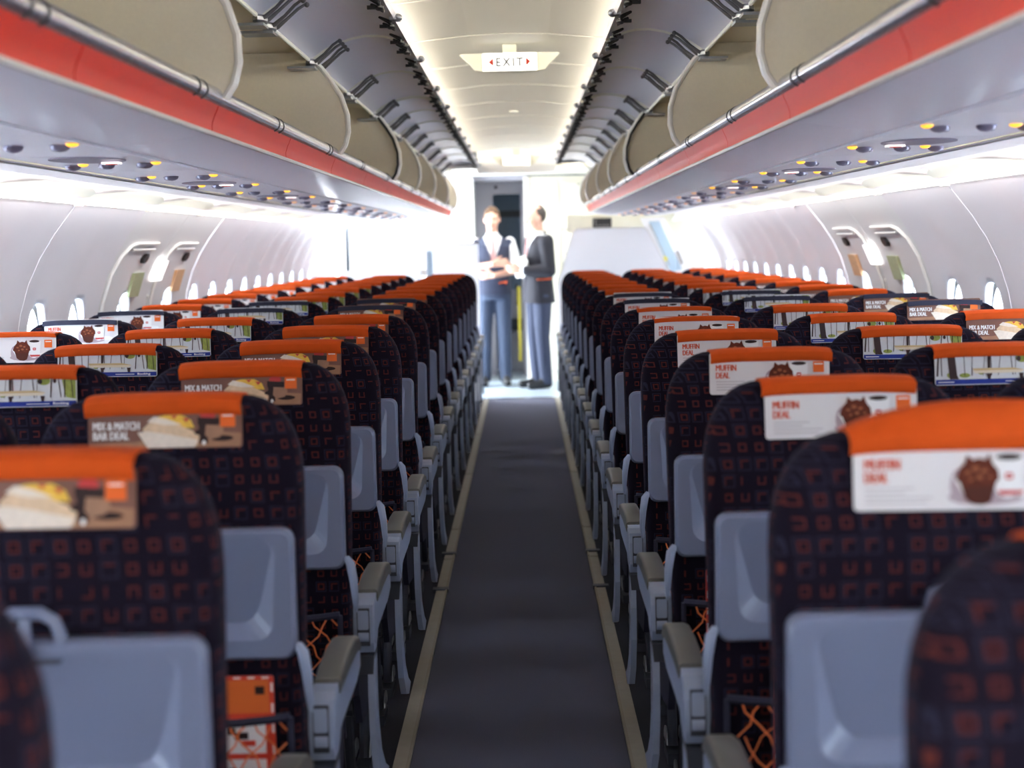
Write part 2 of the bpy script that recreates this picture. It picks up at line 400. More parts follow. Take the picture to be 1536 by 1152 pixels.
# overwing exit details
for side, sx in (('left', -1), ('right', 1)):
    for j, y in enumerate((6.735, 7.615)):
        hz = 1.455; lab = '%s overwing exit hatch %s, with raised grey surround' % (side, 'nearer the camera' if j == 0 else 'farther from the camera')
        e = thing('overwing_exit', lab, 'exit hatch', (0, y, 0), 'overwing exits')
        def P(yy, z, d=.018): return (sx*(wall_x(z)-d), yy, z)
        path = [P(.84, .3), P(.84, .7), P(.84, 1.0), P(.84, 1.2), P(.83, 1.32), P(.79, 1.40), P(.73, 1.44), P(.65, 1.452), P(.4, 1.452), P(.24, 1.452)][::-1]
        path2 = [P(.04, 1.44), P(.03, 1.38), P(.03, 1.2), P(.03, .9), P(.03, .3)]
        if j == 0 or True:
            near = [(p[0], .87-p[1], p[2]) for p in path]   # rounded corner towards the camera
            MB().tube(near, .008, 6).build('surround', 'trimwhite', e)
            MB().tube([P(.20, 1.425), P(.62, 1.425)], .006, 6).build('handle_bar', 'trimwhite', e)
        s = MB(); zc = 1.385; yc = .52
        s.loft([[(sx*(wall_x(zc+dz)-d), yc+dy, zc+dz) for dy, dz in [(.045*math.cos(t), .022*math.sin(t)+.012*math.cos(t)*0) for t in [2*math.pi*i/14 for i in range(14)]]] for d in (.010, .026)])
        s.build('handle_recess', 'handle_black', e)
        s = MB(); s.loft([[(sx*(wall_x(z)-d), yy, z) for yy, z in ((.44, 1.21), (.62, 1.21), (.62, 1.32), (.44, 1.32))] for d in (.010, .024)])
        s.build('placard', 'placard_green' if j == 0 else 'placard_orange', e)
        if j == 0:
            s = MB(); s.loft([[(sx*(wall_x(z)-d), yy, z) for yy, z in ((.80, 1.275), (.95, 1.275), (.95, 1.37), (.80, 1.37))] for d in (.02, .040)])
            es = s.build('exit_sign', 'sign_lit'); es.location = (0, y, 0)
            tag(es, 'small lit white exit sign between the %s overwing hatches' % side, 'sign')
            s = MB(); s.tube([P(.86, 1.2, .01), P(.90, .98, .01)], .005, 6); s.ell(P(.86, 1.2, .01), (.012, .012, .012), 8, 5)
            s.build('release_strap', 'trimwhite', e)

# hull shell behind everything (keeps daylight out above the bins and beneath the floor)
s = MB(); prof = [(1.86, -.06), (1.90, .6), (1.90, .85)]
top = [(1.60, 1.61), (1.72, 1.68), (1.60, 1.95), (1.3, 2.25), (.8, 2.42), (0, 2.5), (-.8, 2.42), (-1.3, 2.25), (-1.6, 1.95), (-1.72, 1.68), (-1.60, 1.61)]
s.sweep(top, Y0-.5, YE+.8)
ce = rootstruct('ceiling', 'cream arched cabin ceiling of panels', 'ceiling')
s.build('crown_shell', 'ceiling', ce)
wb = MB().box(-2, 2, Y0-.35, Y0-.3, -.05, 2.5).build('wall_rear', 'wall'); struct(wb, 'rear cabin wall behind the camera', 'wall')

# ---------------------------------------------------------------- ceiling panels
CP = [(-.64, 2.27), (-.56, 2.25), (-.46, 2.240), (-.32, 2.252), (-.16, 2.268), (0, 2.273), (.16, 2.268), (.32, 2.252), (.46, 2.240), (.56, 2.25), (.64, 2.27)]
ys = [-4.5, -3.3, -2.0, -.98, .05, 1.08, 2.1, 3.13, 4.16, 5.5, 6.53, 7.56, 8.6, 9.63, 10.7, 11.7, 12.7, 13.6, 14.45]
for a, b in zip(ys[:-1], ys[1:]):
    s = MB(); s.sweep(CP, a+.004, b-.004, t=.012, smooth=False)
    s.sweep([(x, z-.003) for x, z in CP], a+.004, a+.018, t=.008)
    s.build('ceiling_panel', 'ceiling', ce)
for n, sx in ((3, -1), (4, 1)):
    t = MB().box(*sorted((sx*.60, sx*.63)), Y0, 14.4, 2.178, 2.212).build('light_strip', 'strip_warm')
    tag(t, 'warm white light strip hidden above the %s bins washing the ceiling' % ('left' if sx < 0 else 'right'), 'light')
for y, lab in ((5.35, 'small dark slot in the ceiling ahead of the nearer exit sign'), (7.6, 'small pale vent in the ceiling beyond the nearer exit sign'), (10.3, 'faint small vent in the ceiling midway along the cabin')):
    o = MB().extr(rrect(-.03, .03, y-.02, y+.02, .012, 3), 'z', 2.256, 2.27).build('ceiling_vent', 'hinge' if y < 6 else 'trimwhite'); tag(o, lab, 'vent')

# exit signs
def exit_sign(y, label, big=True):
    e = thing('ceiling_exit_sign', label, 'sign', (0, y, 2.155 if big else 2.09))
    s = MB(); s.box(-.118, .118, 0, .05, -.003, .076).box(-.03, .03, .03, .06, .07, .115 if big else .14); s.build('housing', 'cream', e)
    s = MB(); s.extr(rrect(-.117, .117, -.001, .074, .006, 2), 'y', -.006, 0); s.build('lit_face', 'sign_lit', e)
    s = MB()
    textmesh(s, 'EXIT', -.058, .018, .036, -.0085, width=.116, bold=.022, spacing=1.3)
    s.build('lettering', 'sign_grey', e)
    s = MB()
    for sx in (-1, 1): s.addf([(sx*.090, -.0085, .036), (sx*.070, -.0085, .054), (sx*.070, -.0085, .018)], [(0, 1, 2)])
    s.build('arrows', 'sign_red', e)
    for sx in (-1, 1):
        MB().extr([(sx*.119, .076), (sx*.119, .0), (sx*.150, .005), (sx*.172, .03), (sx*.215, .072), (sx*.205, .076)], 'y', .01, .05).build('fairing', 'cream', e)
exit_sign(6.85, 'lit ceiling EXIT sign with small red arrows, nearer of the two', True)
exit_sign(13.75, 'overexposed white ceiling sign at the far front, farther of the two', False)

# ---------------------------------------------------------------- overhead bins
HX, HZ = .69, 2.075
part_arc = [(.598, 1.745), (.578, 1.775), (.566, 1.82), (.568, 1.88), (.588, 1.945), (.622, 2.0), (.655, 2.045), (HX, HZ)]
door_arc = [(.69, 2.075), (.645, 2.108), (.60, 2.13), (.55, 2.147), (.50, 2.156), (.455, 2.156), (.42, 2.150), (.38, 2.137), (.345, 2.12)]
def mir(pts, sx): return [(sx*x, z) for x, z in pts]
def ordn(n): return ['first', 'second', 'third', 'fourth', 'fifth', 'sixth', 'seventh', 'eighth', 'ninth', 'tenth'][n]
bins = {-1: [-1.0, 1.35, 3.47, 5.62, 7.92, 9.52, 11.15, 13.05, 14.9], 1: [-1.0, 1.35, 3.51, 5.62, 8.02, 9.58, 11.10, 13.0, 14.3]}
for side, sx in (('left', -1), ('right', 1)):
    B = bins[sx]; posl = ['overhead the camera, out of frame', 'cut by the top %s corner' % side, 'second from the near corner', 'third from the near corner', 'fourth, before the dark seal', 'fifth, just past the dark seal', 'next to last at the far end', 'last at the forward bulkhead']
    for i, (a, b) in enumerate(zip(B[:-1], B[1:])):
        pos = posl[i]
        e = thing('overhead_bin', 'open empty overhead bin, %s side, %s' % (side, pos), 'overhead bin', (0, a, 0), 'overhead bins on the %s' % side)
        Lh = b-a
        s = MB(); s.sweep(mir([(.640, 1.738), (.66, 1.735), (1.30, 1.745), (1.42, 1.80), (1.40, 1.90), (1.2, 2.02), (.95, 2.10), (.72, 2.105), (HX, HZ)], sx), 0, Lh, t=0)
        s.build('shell', 'bin_beige', e)
        # far partition (aft face seen)
        poly = mir([(1.30, 1.735), (1.42, 1.80), (1.40, 1.90), (1.2, 2.02), (.95, 2.10), (.72, 2.10)]+part_arc[::-1], sx)
        MB().extr(poly, 'y', Lh-.022, Lh-.002).build('partition', 'bin_beige', e)
        s = MB(); s.tube([(sx*x, Lh-.020, z) for x, z in part_arc], .0095 if i != 3 else .014, 8)
        s.build('edge_trim', 'bin_edge', e)
        if i == 3:
            MB().tube([(sx*(x+.004), Lh-.045, z) for x, z in part_arc], .007, 6).build('edge_seal', 'black', e)
        # rail
        s = MB(); s.tube([(sx*.622, 0, 1.750), (sx*.622, Lh, 1.750)], .0195, 16); rail = s.build('hand_rail', 'silver', e)
        k = Lh/2
        for yy in (k*.72, k*1.75):
            for yr in (yy, yy+.075):
                MB().loft([[(sx*.622+.0212*math.cos(t), yr+q, 1.750+.0212*math.sin(t)) for t in [2*math.pi*j/14 for j in range(14)]] for q in (0, .008)]).build('rail_ring', 'black', rail)
        # red strip, lip and underside
        for q0, q1 in ((0, Lh*.5), (Lh*.5, Lh)):
            s = MB(); s.sweep(mir([(.617, 1.732), (.621, 1.722), (.628, 1.707), (.633, 1.692), (.633, 1.676)], sx), q0+.003, q1-.003, t=.006*sx, smooth=True)
            s.build('red_strip', 'red', e)
        s = MB(); s.tube([(sx*.634, 0, 1.672), (sx*.634, Lh, 1.672)], .006, 8); s.build('lip_bead', 'bin_edge', e)
        s = MB(); s.sweep(mir([(.636, 1.672), (.70, 1.661), (.78, 1.652), (.850, 1.646)], sx), .003, Lh-.003, t=.01*sx, smooth=True); s.build('under_panel', 'under', e)
        # two open doors
        nd = 2 if Lh > 1.5 else 1
        for q in range(nd):
            d0, d1 = Lh*q/nd+.006, Lh*(q+1)/nd-.006
            s = MB(); s.sweep(mir(door_arc, sx), d0, d1, t=(.016 if sx < 0 else -.016), smooth=True)
            d = s.build('bin_door', 'bin_door', e)
            s = MB(); s.tube([(sx*x, d1-.005, z) for x, z in door_arc], .008 if q == 0 or i != 3 else .015, 6); s.build('door_edge_trim', 'cream', d)
            s = MB()                    # torsion tube and hinge arms
            s.tube([(sx*.683, d0+.13, 2.062), (sx*.683, d1-.13, 2.062)], .0065, 8); s.build('torsion_tube', 'cream', d)
            for yh in (d0+.05, d1-.10):
                s = MB()
                for dy in (0, .055):
                    s.tube([(sx*.688, yh+dy, 2.052), (sx*.660, yh+dy, 2.060), (sx*.630, yh+dy, 2.084), (sx*.600, yh+dy*1.3-.008, 2.112), (sx*.575, yh+dy*1.5-.014, 2.128)], [.008, .007, .005, .005, .004], 6)
                    s.ell((sx*.575, yh+dy*1.5-.014, 2.124), (.008, .009, .008), 8, 5)
                s.mat(1); s.ell((sx*.680, yh+.028, 2.055), (.022, .05, .016), 8, 5); s.box(*sorted((sx*.665, sx*.76)), yh-.01, yh+.075, 2.035, 2.043)
                s.build('hinge', ['hinge', 'leg_metal'], d)
            for yl in ((d1-d0)*.12+d0, (d1-d0)*.5+d0, (d1-d0)*.88+d0):    # latches at free edge
                s = MB()
                for dy in (-.07, .07):
                    tri = [(.365, dy-.03), (.392, dy-.02), (.365, dy+.035), (.360, dy+.03), (.360, dy-.03)]
                    pth = [(sx*.357, yl+dy-.03, 2.114), (sx*.392, yl+dy-.018, 2.129), (sx*.36, yl+dy+.035, 2.115), (sx*.357, yl+dy-.03, 2.114)]
                    s.tube(pth, .0045, 5)
                s.ell((sx*.365, yl, 2.112), (.014, .03, .009), 8, 5); s.box(*sorted((sx*.352, sx*.40)), yl-.008, yl+.008, 2.108, 2.118)
                s.build('latch', 'black', d)
            s = MB(); s.ell((sx*.335, (d0+d1)/2-.10, 2.125), (.016, .022, .013), 8, 6); s.box(*sorted((sx*.338, sx*.36)), (d0+d1)/2-.12, (d0+d1)/2-.08, 2.118, 2.13); s.build('latch_button', 'leg_metal', d)

# an item in the last left bin
o = MB().extr(rrect(.62, .80, 0, .22, .03, 3), 'z', 0, .10).build('storage_box', 'black', loc=(-1.42, 14.2, 1.73)); tag(o, 'black box at the front end of left overhead bins', 'box')

# ---------------------------------------------------------------- service panels under the bins
def psu_parts(e, sx, sign, dim):
    s = MB(); s.box(*sorted((sx*.856, sx*1.155)), -.365, .365, -.004, .006); s.build('panel', 'psu', e)
    for x, dy, am in ((.875, 0, 1), (.972, .0, 0), (1.066, .03, 1)):
        s = MB()
        s.ell((sx*(x+.036), dy-.012, -.006), (.021, .026, .012), 12, 6); s.ell((sx*(x+.065), dy+.05, -.005), (.010, .013, .008), 10, 5)
        s.build('air_nozzle', 'nozzle', e)
        if am:
            s = MB(); s.ell((sx*x, dy-.05, -.004), (.0135, .019, .007), 12, 6); s.build('reading_lamp', 'amber' if not dim else 'amber_dim', e)
    if sign:
        s = MB(); s.loft([[(sx*1.0+.088*math.cos(t), -.22+.125*math.sin(t), z) for t in [2*math.pi*j/24 for j in range(24)]] for z in (-.004, -.0065)]); s.build('speaker_grille', 'psu_ellipse', e)
        s = MB(); s.extr([(sx*.945+a, -.21+b) for a, b in rrect(-.022, .022, -.02, .02, .008, 3)], 'z', -.015, -.011); sg = s.build('warning_light', 'sign_small', e)
        s = MB(); s.box(sx*.945-.014, sx*.945+.014, -.215, -.207, -.017, -.015); s.ell((sx*.945, -.205, -.015), (.006, .009, .003), 8, 4); s.build('symbol', 'sign_red', sg)
for side, sx, y0 in (('left', -1, 3.2865), ('right', 1, 3.327)):
    for k in range(-3, 15):
        y = y0+.737*k
        lab = '%s overhead reading light and air nozzle panel, %s' % (side, (ordn(k+1) if k+1 < 10 else 'number eleven')+' from the near edge' if 0 <= k+1 <= 9 else ['behind the camera', 'beside the camera', 'just out of frame'][k+3] if k < 0 else '%s from the forward end' % ordn(14-k))
        e = thing('service_panel', lab, 'service panel', (0, y, 1.645), 'service panels under the %s bins' % side)
        psu_parts(e, sx, (k % 2 == (1 if sx < 0 else 1)), k > 5)
    # outer fairing
    s = MB(); s.sweep(mir([(1.158, 1.638), (1.165, 1.632), (1.175, 1.635), (1.30, 1.640), (1.36, 1.646), (1.42, 1.652), (1.47, 1.648), (1.51, 1.632), (1.535, 1.610)], sx), Y0, Y1, t=.0, smooth=True)
    f = s.build('trim_%d' % (5 if sx < 0 else 6), 'under'); struct(f, 'long pale lavender fairing between %s service panels and sidewall' % side, 'fairing')
    s = MB(); s.tube([(sx*1.165, Y0, 1.634), (sx*1.165, Y1, 1.634)], .0035, 6); s.build('groove_bead', 'seam_grey', f)
    # cove light covers with scalloped upper edge
    cv = thing('cove_light', 'cream scalloped cove light covers along top of the %s sidewall' % side, 'light', (0, 0, 0))
    cy = [5.664-PL*k for k in range(8, -1, -1)]+[6.73, 7.8, 8.87]+[9.93+PL*k for k in range(4)]
    for ya in cy:
        Lc = PL; s = MB(); rings = []
        for k in range(25):
            t = k/24; yy = Lc*t
            # full height near the far end of each cover, rounding down at the near end
            h = 1 if t < .55 else math.sqrt(max(0, 1-((t-.55)/.45)**2)); h = max(h, .04)
            h *= min(1, .45+.55*t/.25)
            pts = [(1.553, 1.600), (1.550, 1.612), (1.53-.02*h, 1.618+.012*h), (1.52-.05*h, 1.618+.026*h), (1.51-.085*h, 1.618+.030*h)]
            rings.append([(sx*x, yy, z-.004) for x, z in pts])
        s.loft(rings, closed=False, cap=False, smooth=True); s.build('light_cover', 'cove_cream', cv, (0, ya, 0))
        MB().box(*sorted((sx*1.538, sx*1.552)), .03, Lc-.04, 1.592, 1.602).build('light_tube', 'strip_side', cv, (0, ya, 0))
        MB().box(*sorted((sx*1.535, sx*1.560)), -.025, .022, 1.585, 1.604).build('end_cap', 'trimwhite', cv, (0, ya, 0))

# ---------------------------------------------------------------- advert cards
CARDM = {}
def card_mesh(kind):
    Wc = .131
    def poly(s, pts, layer): s.addf([(x, -.0012-.0004*layer, z) for x, z in pts], [list(range(len(pts)))], False)
    def el(cx, cz, rx, rz, n=18, a0=0, a1=360): return [(cx+rx*math.cos(R(a0+(a1-a0)*i/n)), cz+rz*math.sin(R(a0+(a1-a0)*i/n))) for i in range(n if a1-a0 == 360 else n+1)]
    s = MB(); inks = []
    def ink(n):
        if n not in inks: inks.append(n)
        s.cur = inks.index(n)
    H = {'muffin': .092, 'sandwich': .075, 'landscape': .068}[kind]      # z from -H (bottom) to 0 (top)
    base = {'muffin': 'ink_white', 'sandwich': 'ink_brown', 'landscape': 'ink_snow'}[kind]
    b = MB(); b.extr(rrect(-Wc, Wc, -H, 0, .006, 3), 'y', -.001, .0008); bm_ = b.mesh('advert_card', base)
    if kind == 'muffin':
        z0 = -H
        ink('ink_text')
        for q in range(3): textmesh(s, 'MUFFIN', -.1176+q*.0007, z0+.052, .0135, -.0018-q*.0002, width=.044); textmesh(s, 'DEAL', -.1176+q*.0007, z0+.0355, .0135, -.0018-q*.0002, width=.029)
        ink('ink_line')
        for k, ww in enumerate((.062, .050, .085, .078)): poly(s, [(-.117, z0+.029-k*.006), (-.117+ww, z0+.029-k*.006), (-.117+ww, z0+.0275-k*.006), (-.117, z0+.0275-k*.006)], 1)
        ink('ink_shadow'); poly(s, el(.035, z0+.016, .048, .010), 1); poly(s, el(.002, z0+.03, .012, .022), 1.6)
        ink('ink_pure'); poly(s, el(.062, z0+.040, .020, .026), 2); poly(s, [(.044, z0+.066), (.084, z0+.066), (.080, z0+.018), (.050, z0+.018)], 3); poly(s, el(.090, z0+.022, .022, .007), 2)
        ink('ink_pure'); poly(s, [(-.006, z0+.040), (.012, z0+.012), (.026, z0+.010), (.004, z0+.046)], 2)
        ink('ink_red'); poly(s, [(.049, z0+.024), (.082, z0+.024), (.080, z0+.019), (.052, z0+.018)], 4); poly(s, rrect(.059, .069, z0+.038, z0+.046, .002, 2), 4)
        ink('ink_pure'); poly(s, [(.061, z0+.041), (.067, z0+.041), (.067, z0+.043), (.061, z0+.043)], 5)
        ink('ink_cola'); poly(s, el(.064, z0+.066, .016, .004), 5)
        ink('ink_muffin_wrap'); poly(s, [(0.0016, z0+0.0360), (0.0480, z0+0.0360), (0.0406, z0+0.0102), (0.0309, z0+0.0058), (0.0187, z0+0.0069), (0.0089, z0+0.0136)], 4)
        ink('ink_muffin'); poly(s, [(-0.0033, z0+0.0382), (0.0016, z0+0.0517), (0.0089, z0+0.0595), (0.0114, z0+0.0696), (0.0187, z0+0.0629), (0.0260, z0+0.0651), (0.0345, z0+0.0629), (0.0394, z0+0.0707), (0.0431, z0+0.0584), (0.0504, z0+0.0494), (0.0516, z0+0.0382), (0.0382, z0+0.0293), (0.0114, z0+0.0293)], 5)
        ink('ink_crumb')
        for cx, cz, rr in ((.012, .047, .004), (.022, .052, .005), (.033, .049, .004), (.027, .041, .0045), (.040, .041, .003), (.016, .038, .003)): poly(s, el(cx, z0+cz, rr, rr*.7, 9), 6)
        ink('ink_orange'); poly(s, [(.095, z0+.070), (.119, z0+.070), (.119, z0+.046), (.095, z0+.046)], 4)
        ink('ink_pure'); poly(s, [(.098, z0+.0655), (.116, z0+.0655), (.116, z0+.063), (.098, z0+.063)], 5)
    elif kind == 'sandwich':
        z0 = -H
        ink('ink_wood'); poly(s, [(-Wc+.004, z0+.002), (Wc-.004, z0+.002), (Wc-.002, z0+.024), (.05, z0+.030), (-.05, z0+.012), (-Wc+.002, z0+.010)], 1)
        ink('ink_pure'); [(textmesh(s, 'MIX & MATCH', -.1226+q*.0007, z0+.033, .0135, -.0022-q*.0002, width=.078), textmesh(s, 'BAR DEAL', -.1226+q*.0007, z0+.0165, .0135, -.0022-q*.0002, width=.060)) for q in range(3)]
        ink('ink_yellow'); poly(s, [(-.024, z0+.052), (.0, z0+.057), (.028, z0+.057), (.044, z0+.048), (.050, z0+.034), (.010, z0+.036)], 2)
        ink('ink_bread'); poly(s, [(-.038, z0+.034), (-.020, z0+.050), (.012, z0+.044), (.046, z0+.030), (.058, z0+.020), (.054, z0+.004), (-.024, z0+.002)], 3)
        ink('ink_crust'); poly(s, [(-.047, z0+.028), (-.030, z0+.030), (.006, z0+.024), (.056, z0+.014), (.050, z0+.002), (-.030, z0+.0015)], 4); poly(s, [(-.030, z0+.046), (-.018, z0+.055), (.004, z0+.050), (.030, z0+.040), (.0, z0+.040)], 4)
        ink('ink_red'); poly(s, [(.010, z0+.056), (.016, z0+.050), (.022, z0+.056)], 5); poly(s, [(.030, z0+.052), (.036, z0+.044), (.042, z0+.050)], 5); poly(s, el(.073, z0+.055, .013, .008), 5)
        ink('ink_cola'); poly(s, [(.056, z0+.052), (.072, z0+.052), (.073, z0+.008), (.059, z0+.008), (.059, z0+.022), (.050, z0+.024), (.050, z0+.028), (.058, z0+.032)], 5); poly(s, [(.056, z0+.052), (.093, z0+.050), (.093, z0+.038), (.056, z0+.040)], 7.5)
        ink('ink_glass'); poly(s, [(.070, z0+.042), (.094, z0+.042), (.100, z0+.030), (.094, z0+.018), (.076, z0+.014), (.068, z0+.022)], 6)
        ink('ink_cola'); poly(s, el(.096, z0+.016, .020, .005), 3)
        ink('ink_pure'); poly(s, el(.066, z0+.009, .003, .004), 6)
        ink('ink_orange'); poly(s, [(.094, z0+.060), (.120, z0+.060), (.120, z0+.035), (.094, z0+.035)], 7)
        ink('ink_pure'); poly(s, [(.098, z0+.0555), (.116, z0+.0555), (.116, z0+.0530), (.098, z0+.0530)], 8)
    else:
        z0 = -H
        ink('ink_leaf'); poly(s, [(.098, 0-.004), (.129, -.004), (.129, z0+.016), (.108, z0+.020), (.104, z0+.034)], 1); poly(s, el(-.095, z0+.022, .010, .007), 1); poly(s, el(-.066, z0+.021, .012, .005), 1); poly(s, el(.060, -.012, .014, .009), 1); poly(s, el(-.03, z0+.028, .008, .006), 1)
        ink('ink_trunk')
        rg = random.Random(3)
        for x, wd in ((-.125, .004), (-.118, .002), (-.050, .0016), (-.068, .0016), (-.010, .002), (-.022, .0012), (.012, .0014), (.034, .0020), (.046, .0012), (.076, .0026), (.090, .002), (.104, .0026), (.118, .0018)):
            x2 = x+rg.uniform(-.006, .006); poly(s, [(x, -.003), (x+wd, -.003), (x2+wd, z0+.020), (x2, z0+.020)], 2)
        poly(s, [(-.104, -.002), (-.087, -.002), (-.083, z0+.022), (-.079, z0+.013), (-.099, z0+.013), (-.101, z0+.03)], 3)
        poly(s, [(-.016, -.002), (-.010, -.002), (-.011, z0+.03), (-.016, z0+.03)], 3)
        poly(s, el(.052, -.013, .005, .006, 10), 4); poly(s, el(.084, -.012, .004, .005, 10), 4)
        for x in (-.018, .052): poly(s, [(x, z0+.024), (x+.010, z0+.024), (x+.008, z0+.012), (x+.002, z0+.012)], 3)
        ink('ink_bench'); poly(s, [(-.050, z0+.036), (.040, z0+.036), (.064, z0+.031), (-.046, z0+.030)], 5)
        ink('ink_benchlight'); poly(s, [(-.050, z0+.031), (.064, z0+.031), (.056, z0+.025), (-.044, z0+.025)], 5)
        ink('ink_blue'); poly(s, [(-Wc+.001, z0+.002), (Wc-.001, z0+.002), (Wc-.001, z0+.0125), (-Wc+.001, z0+.0125)], 6)
        ink('ink_pure'); textmesh(s, 'Booking', .080, z0+.0048, .0055, -.0042, width=.034, bold=.02); poly(s, [(-.125, z0+.006), (-.090, z0+.006), (-.090, z0+.0078), (-.125, z0+.0078)], 7); poly(s, [(.022, z0+.006), (.072, z0+.006), (.072, z0+.0075), (.022, z0+.0075)], 7)
    pm = s.mesh('print', inks)
    for p in pm.polygons: pass
    return bm_, pm
for k in ('muffin', 'sandwich', 'landscape'): CARDM[k] = card_mesh(k)
CARDLAB = {'muffin': ('white muffin deal card', 'white card with orange lettering and a chocolate muffin'), 'sandwich': ('brown sandwich deal card', 'brown card with white lettering and sandwiches'), 'landscape': ('wintry park card', 'card with bare trees, a bench and a blue band')}

# ---------------------------------------------------------------- seats
def outline(w, zt, zb, rx=.110, rz=.15, inset=0, n=9):
    w -= inset; zt -= inset; zb += inset
    pts = arc(w-rx, zt-rz, rx, rz, 0, 90, n)
    pts = [(x, z) for x, z in pts]
    # superellipse-ish shoulder
    pts = [(w-rx+rx*math.cos(R(90*i/n))**.85, zt-rz+rz*math.sin(R(90*i/n))**.85) for i in range(n+1)]
    return pts+[(-x, z) for x, z in pts[::-1]]+[(-w+.012, zb), (w-.012, zb)]
def seat_meshes(sx):
    """meshes of one seat; sx = +1: aisle lies towards -x (right block), -1: towards +x"""
    M = {}; ax = -sx*.2435
    s = MB(); rings = []
    for y, ins in ((0, .03), (.004, .014), (.012, .004), (.026, 0), (.060, 0), (.078, .004), (.088, .014), (.092, .03)):
        rings.append([(x*1.0, y+(.02*max(0, z-1.0)/.18 if y < .03 else 0), z) for x, z in outline(.229, 1.170, .42, inset=ins)])
    s.loft(rings); 
    # front head cushion
    M['backrest'] = s.mesh('backrest', 'fabric')
    s = MB(); rings = []
    for y, ins in ((.075, .0), (.12, .01), (.145, .03), (.15, .05)): rings.append([(x, y, z) for x, z in rrect(-.19+ins, .19-ins, .46+ins, 1.0-ins, .04, 4)])
    s.loft(rings); M['back_cushion'] = s.mesh('back_cushion', 'fabric')
    s = MB(); rings = []
    for z, ins in ((.38, .02), (.40, .0), (.455, .0), (.475, .015), (.48, .04)): rings.append([(x, y, z) for x, y in rrect(-.213+ins, .213-ins, .10+ins, .56-ins, .05, 4)])
    s.loft(rings); M['seat_cushion'] = s.mesh('seat_cushion', 'fabric')
    # tray table: plate with a recess that deepens towards the bottom
    s = MB(); W, zb, zt = .217, .724, .948
    outer = rrect(-W, W, zb, zt, .022, 4); n = len(outer)
    o2 = rrect(-W+.006, W-.006, zb+.006, zt-.006, .018, 4)
    def dep(z): return .001+.027*(zt-.02-z)/(zt-zb-.05)
    i1 = rrect(-W+.040, W-.040, zb+.034, zt-.014, .030, 4)
    i1 = [(x*(1+.06*(z-zb)/(zt-zb)), z) for x, z in i1]
    def shrink(p): 
        x, z = p; q = (zt-.014-z)/(zt-zb-.048); k = .002+.028*q
        return (x-math.copysign(min(k, abs(x)), x), z+(.026 if z < (zb+zt)/2 else 0))
    i2 = [shrink(p) for p in i1]
    s.loft([[(x, 0, z) for x, z in outer], [(x, -.022, z) for x, z in outer], [(x, -.029, z) for x, z in o2], [(x, -.029, z) for x, z in i1], [(x, -.029+max(0, dep(z)), z) for x, z in i2]], smooth=False)
    s.cur = 0
    for k in range(len(s.sm)): s.sm[k] = False
    M['tray_table'] = s.mesh('tray_table', 'tray')
    s = MB(); s.addf([(-.045, -.0285, .927), (.045, -.0285, .927), (.04, -.0285, .920), (-.04, -.0285, .920)], [(0, 1, 2, 3)])
    s.v = [(x, -.0296+.0, z) for x, y, z in s.v]; M['tray_marking'] = s.mesh('tray_marking', 'tray_dark')
    s = MB(); s.tube([(-.040, -.020, .935), (-.040, -.022, .955), (-.034, -.022, .972), (-.018, -.022, .982), (.018, -.022, .982), (.034, -.022, .972), (.040, -.022, .955), (.040, -.020, .935)], .0085, 8)
    s.tube([(0, -.030, .975), (0, -.036, .945), (0, -.036, .915)], [.007, .010, .009], 8); M['latch'] = s.mesh('latch', 'tray')
    for sgn, nm in ((-1, 'a'), (1, 'b')):
        x = sgn*.222
        s = MB(); s.tube([(sgn*.219, -.018, .748), (sgn*.228, -.026, .736), (sgn*.234, -.028, .700), (sgn*.236, -.020, .655), (sgn*.234, 0, .625)], [.007, .010, .009, .007, .004], 8); M['tray_arm_'+nm] = s.mesh('tray_arm', 'arm_grey')
    # net pocket
    s = MB(); 
    def bulge(x, z): return -.012-.030*math.sin(math.pi*min(1, max(0, (z-.36)/.27)))**.6*(1-(x/.21)**2*.6)
    nx = 9
    for d in (-1, 1):
        for k in range(-nx, nx+1):
            pts = []; x = k*.045; 
            for j in range(13):
                z = .62-.255*j/12; xx = x+d*.255*.75*j/12+(d < 0)*0
                xx += .006*math.sin(j*2.1+k)
                if abs(xx) <= .195: pts.append((xx, bulge(xx, z), z))
            if len(pts) > 1: s.tube(pts, .0019, 4, cap=False)
    M['pocket_net'] = s.mesh('pocket_net', 'net')
    s = MB(); s.tube([(x, bulge(x, .62)-.001, .622-.012*(1-(x/.2)**2)) for x in [-.2+.4*i/10 for i in range(11)]], .008, 6)
    s.extr([(-.205, .36), (.205, .36), (.205, .345), (-.205, .345)], 'y', -.018, .0)
    s.tube([(-.2, -.014, .62), (-.2, -.012, .36)], .006, 6); s.tube([(.2, -.014, .62), (.2, -.012, .36)], .006, 6)
    M['pocket_band'] = s.mesh('pocket_band', 'navy_edge')
    # armrest
    s = MB(); wv = .0215
    s.extr([(.145, .598), (.145, .612), (.30, .618), (.47, .612), (.515, .592), (.515, .565), (.44, .552), (.20, .548), (.12, .54)], 'x', ax-wv, ax+wv)
    s.extr(arc(.105, .580, .048, .052, 0, 360, 18)[:-1], 'x', ax-wv-.002, ax+wv+.002)
    s.extr([(.052, .60), (.06, .625), (.09, .634), (.142, .634), (.148, .62), (.148, .53), (.12, .515), (.07, .515), (.054, .54)], 'x', ax-wv, ax+wv)
    arm = s.mesh('armrest', 'arm_grey'); M['armrest'] = arm
    s = MB(); rings = []
    for y, zt, zb, ww in ((.150, .634, .610, .0225), (.152, .640, .608, .0245), (.22, .648, .610, .025), (.32, .652, .612, .025), (.42, .648, .610, .025), (.48, .636, .604, .025), (.515, .616, .594, .024), (.524, .602, .588, .021)):
        rings.append([(ax+q[0], y, q[1]) for q in rrect(-ww, ww, zb, zt, .0085, 3)])
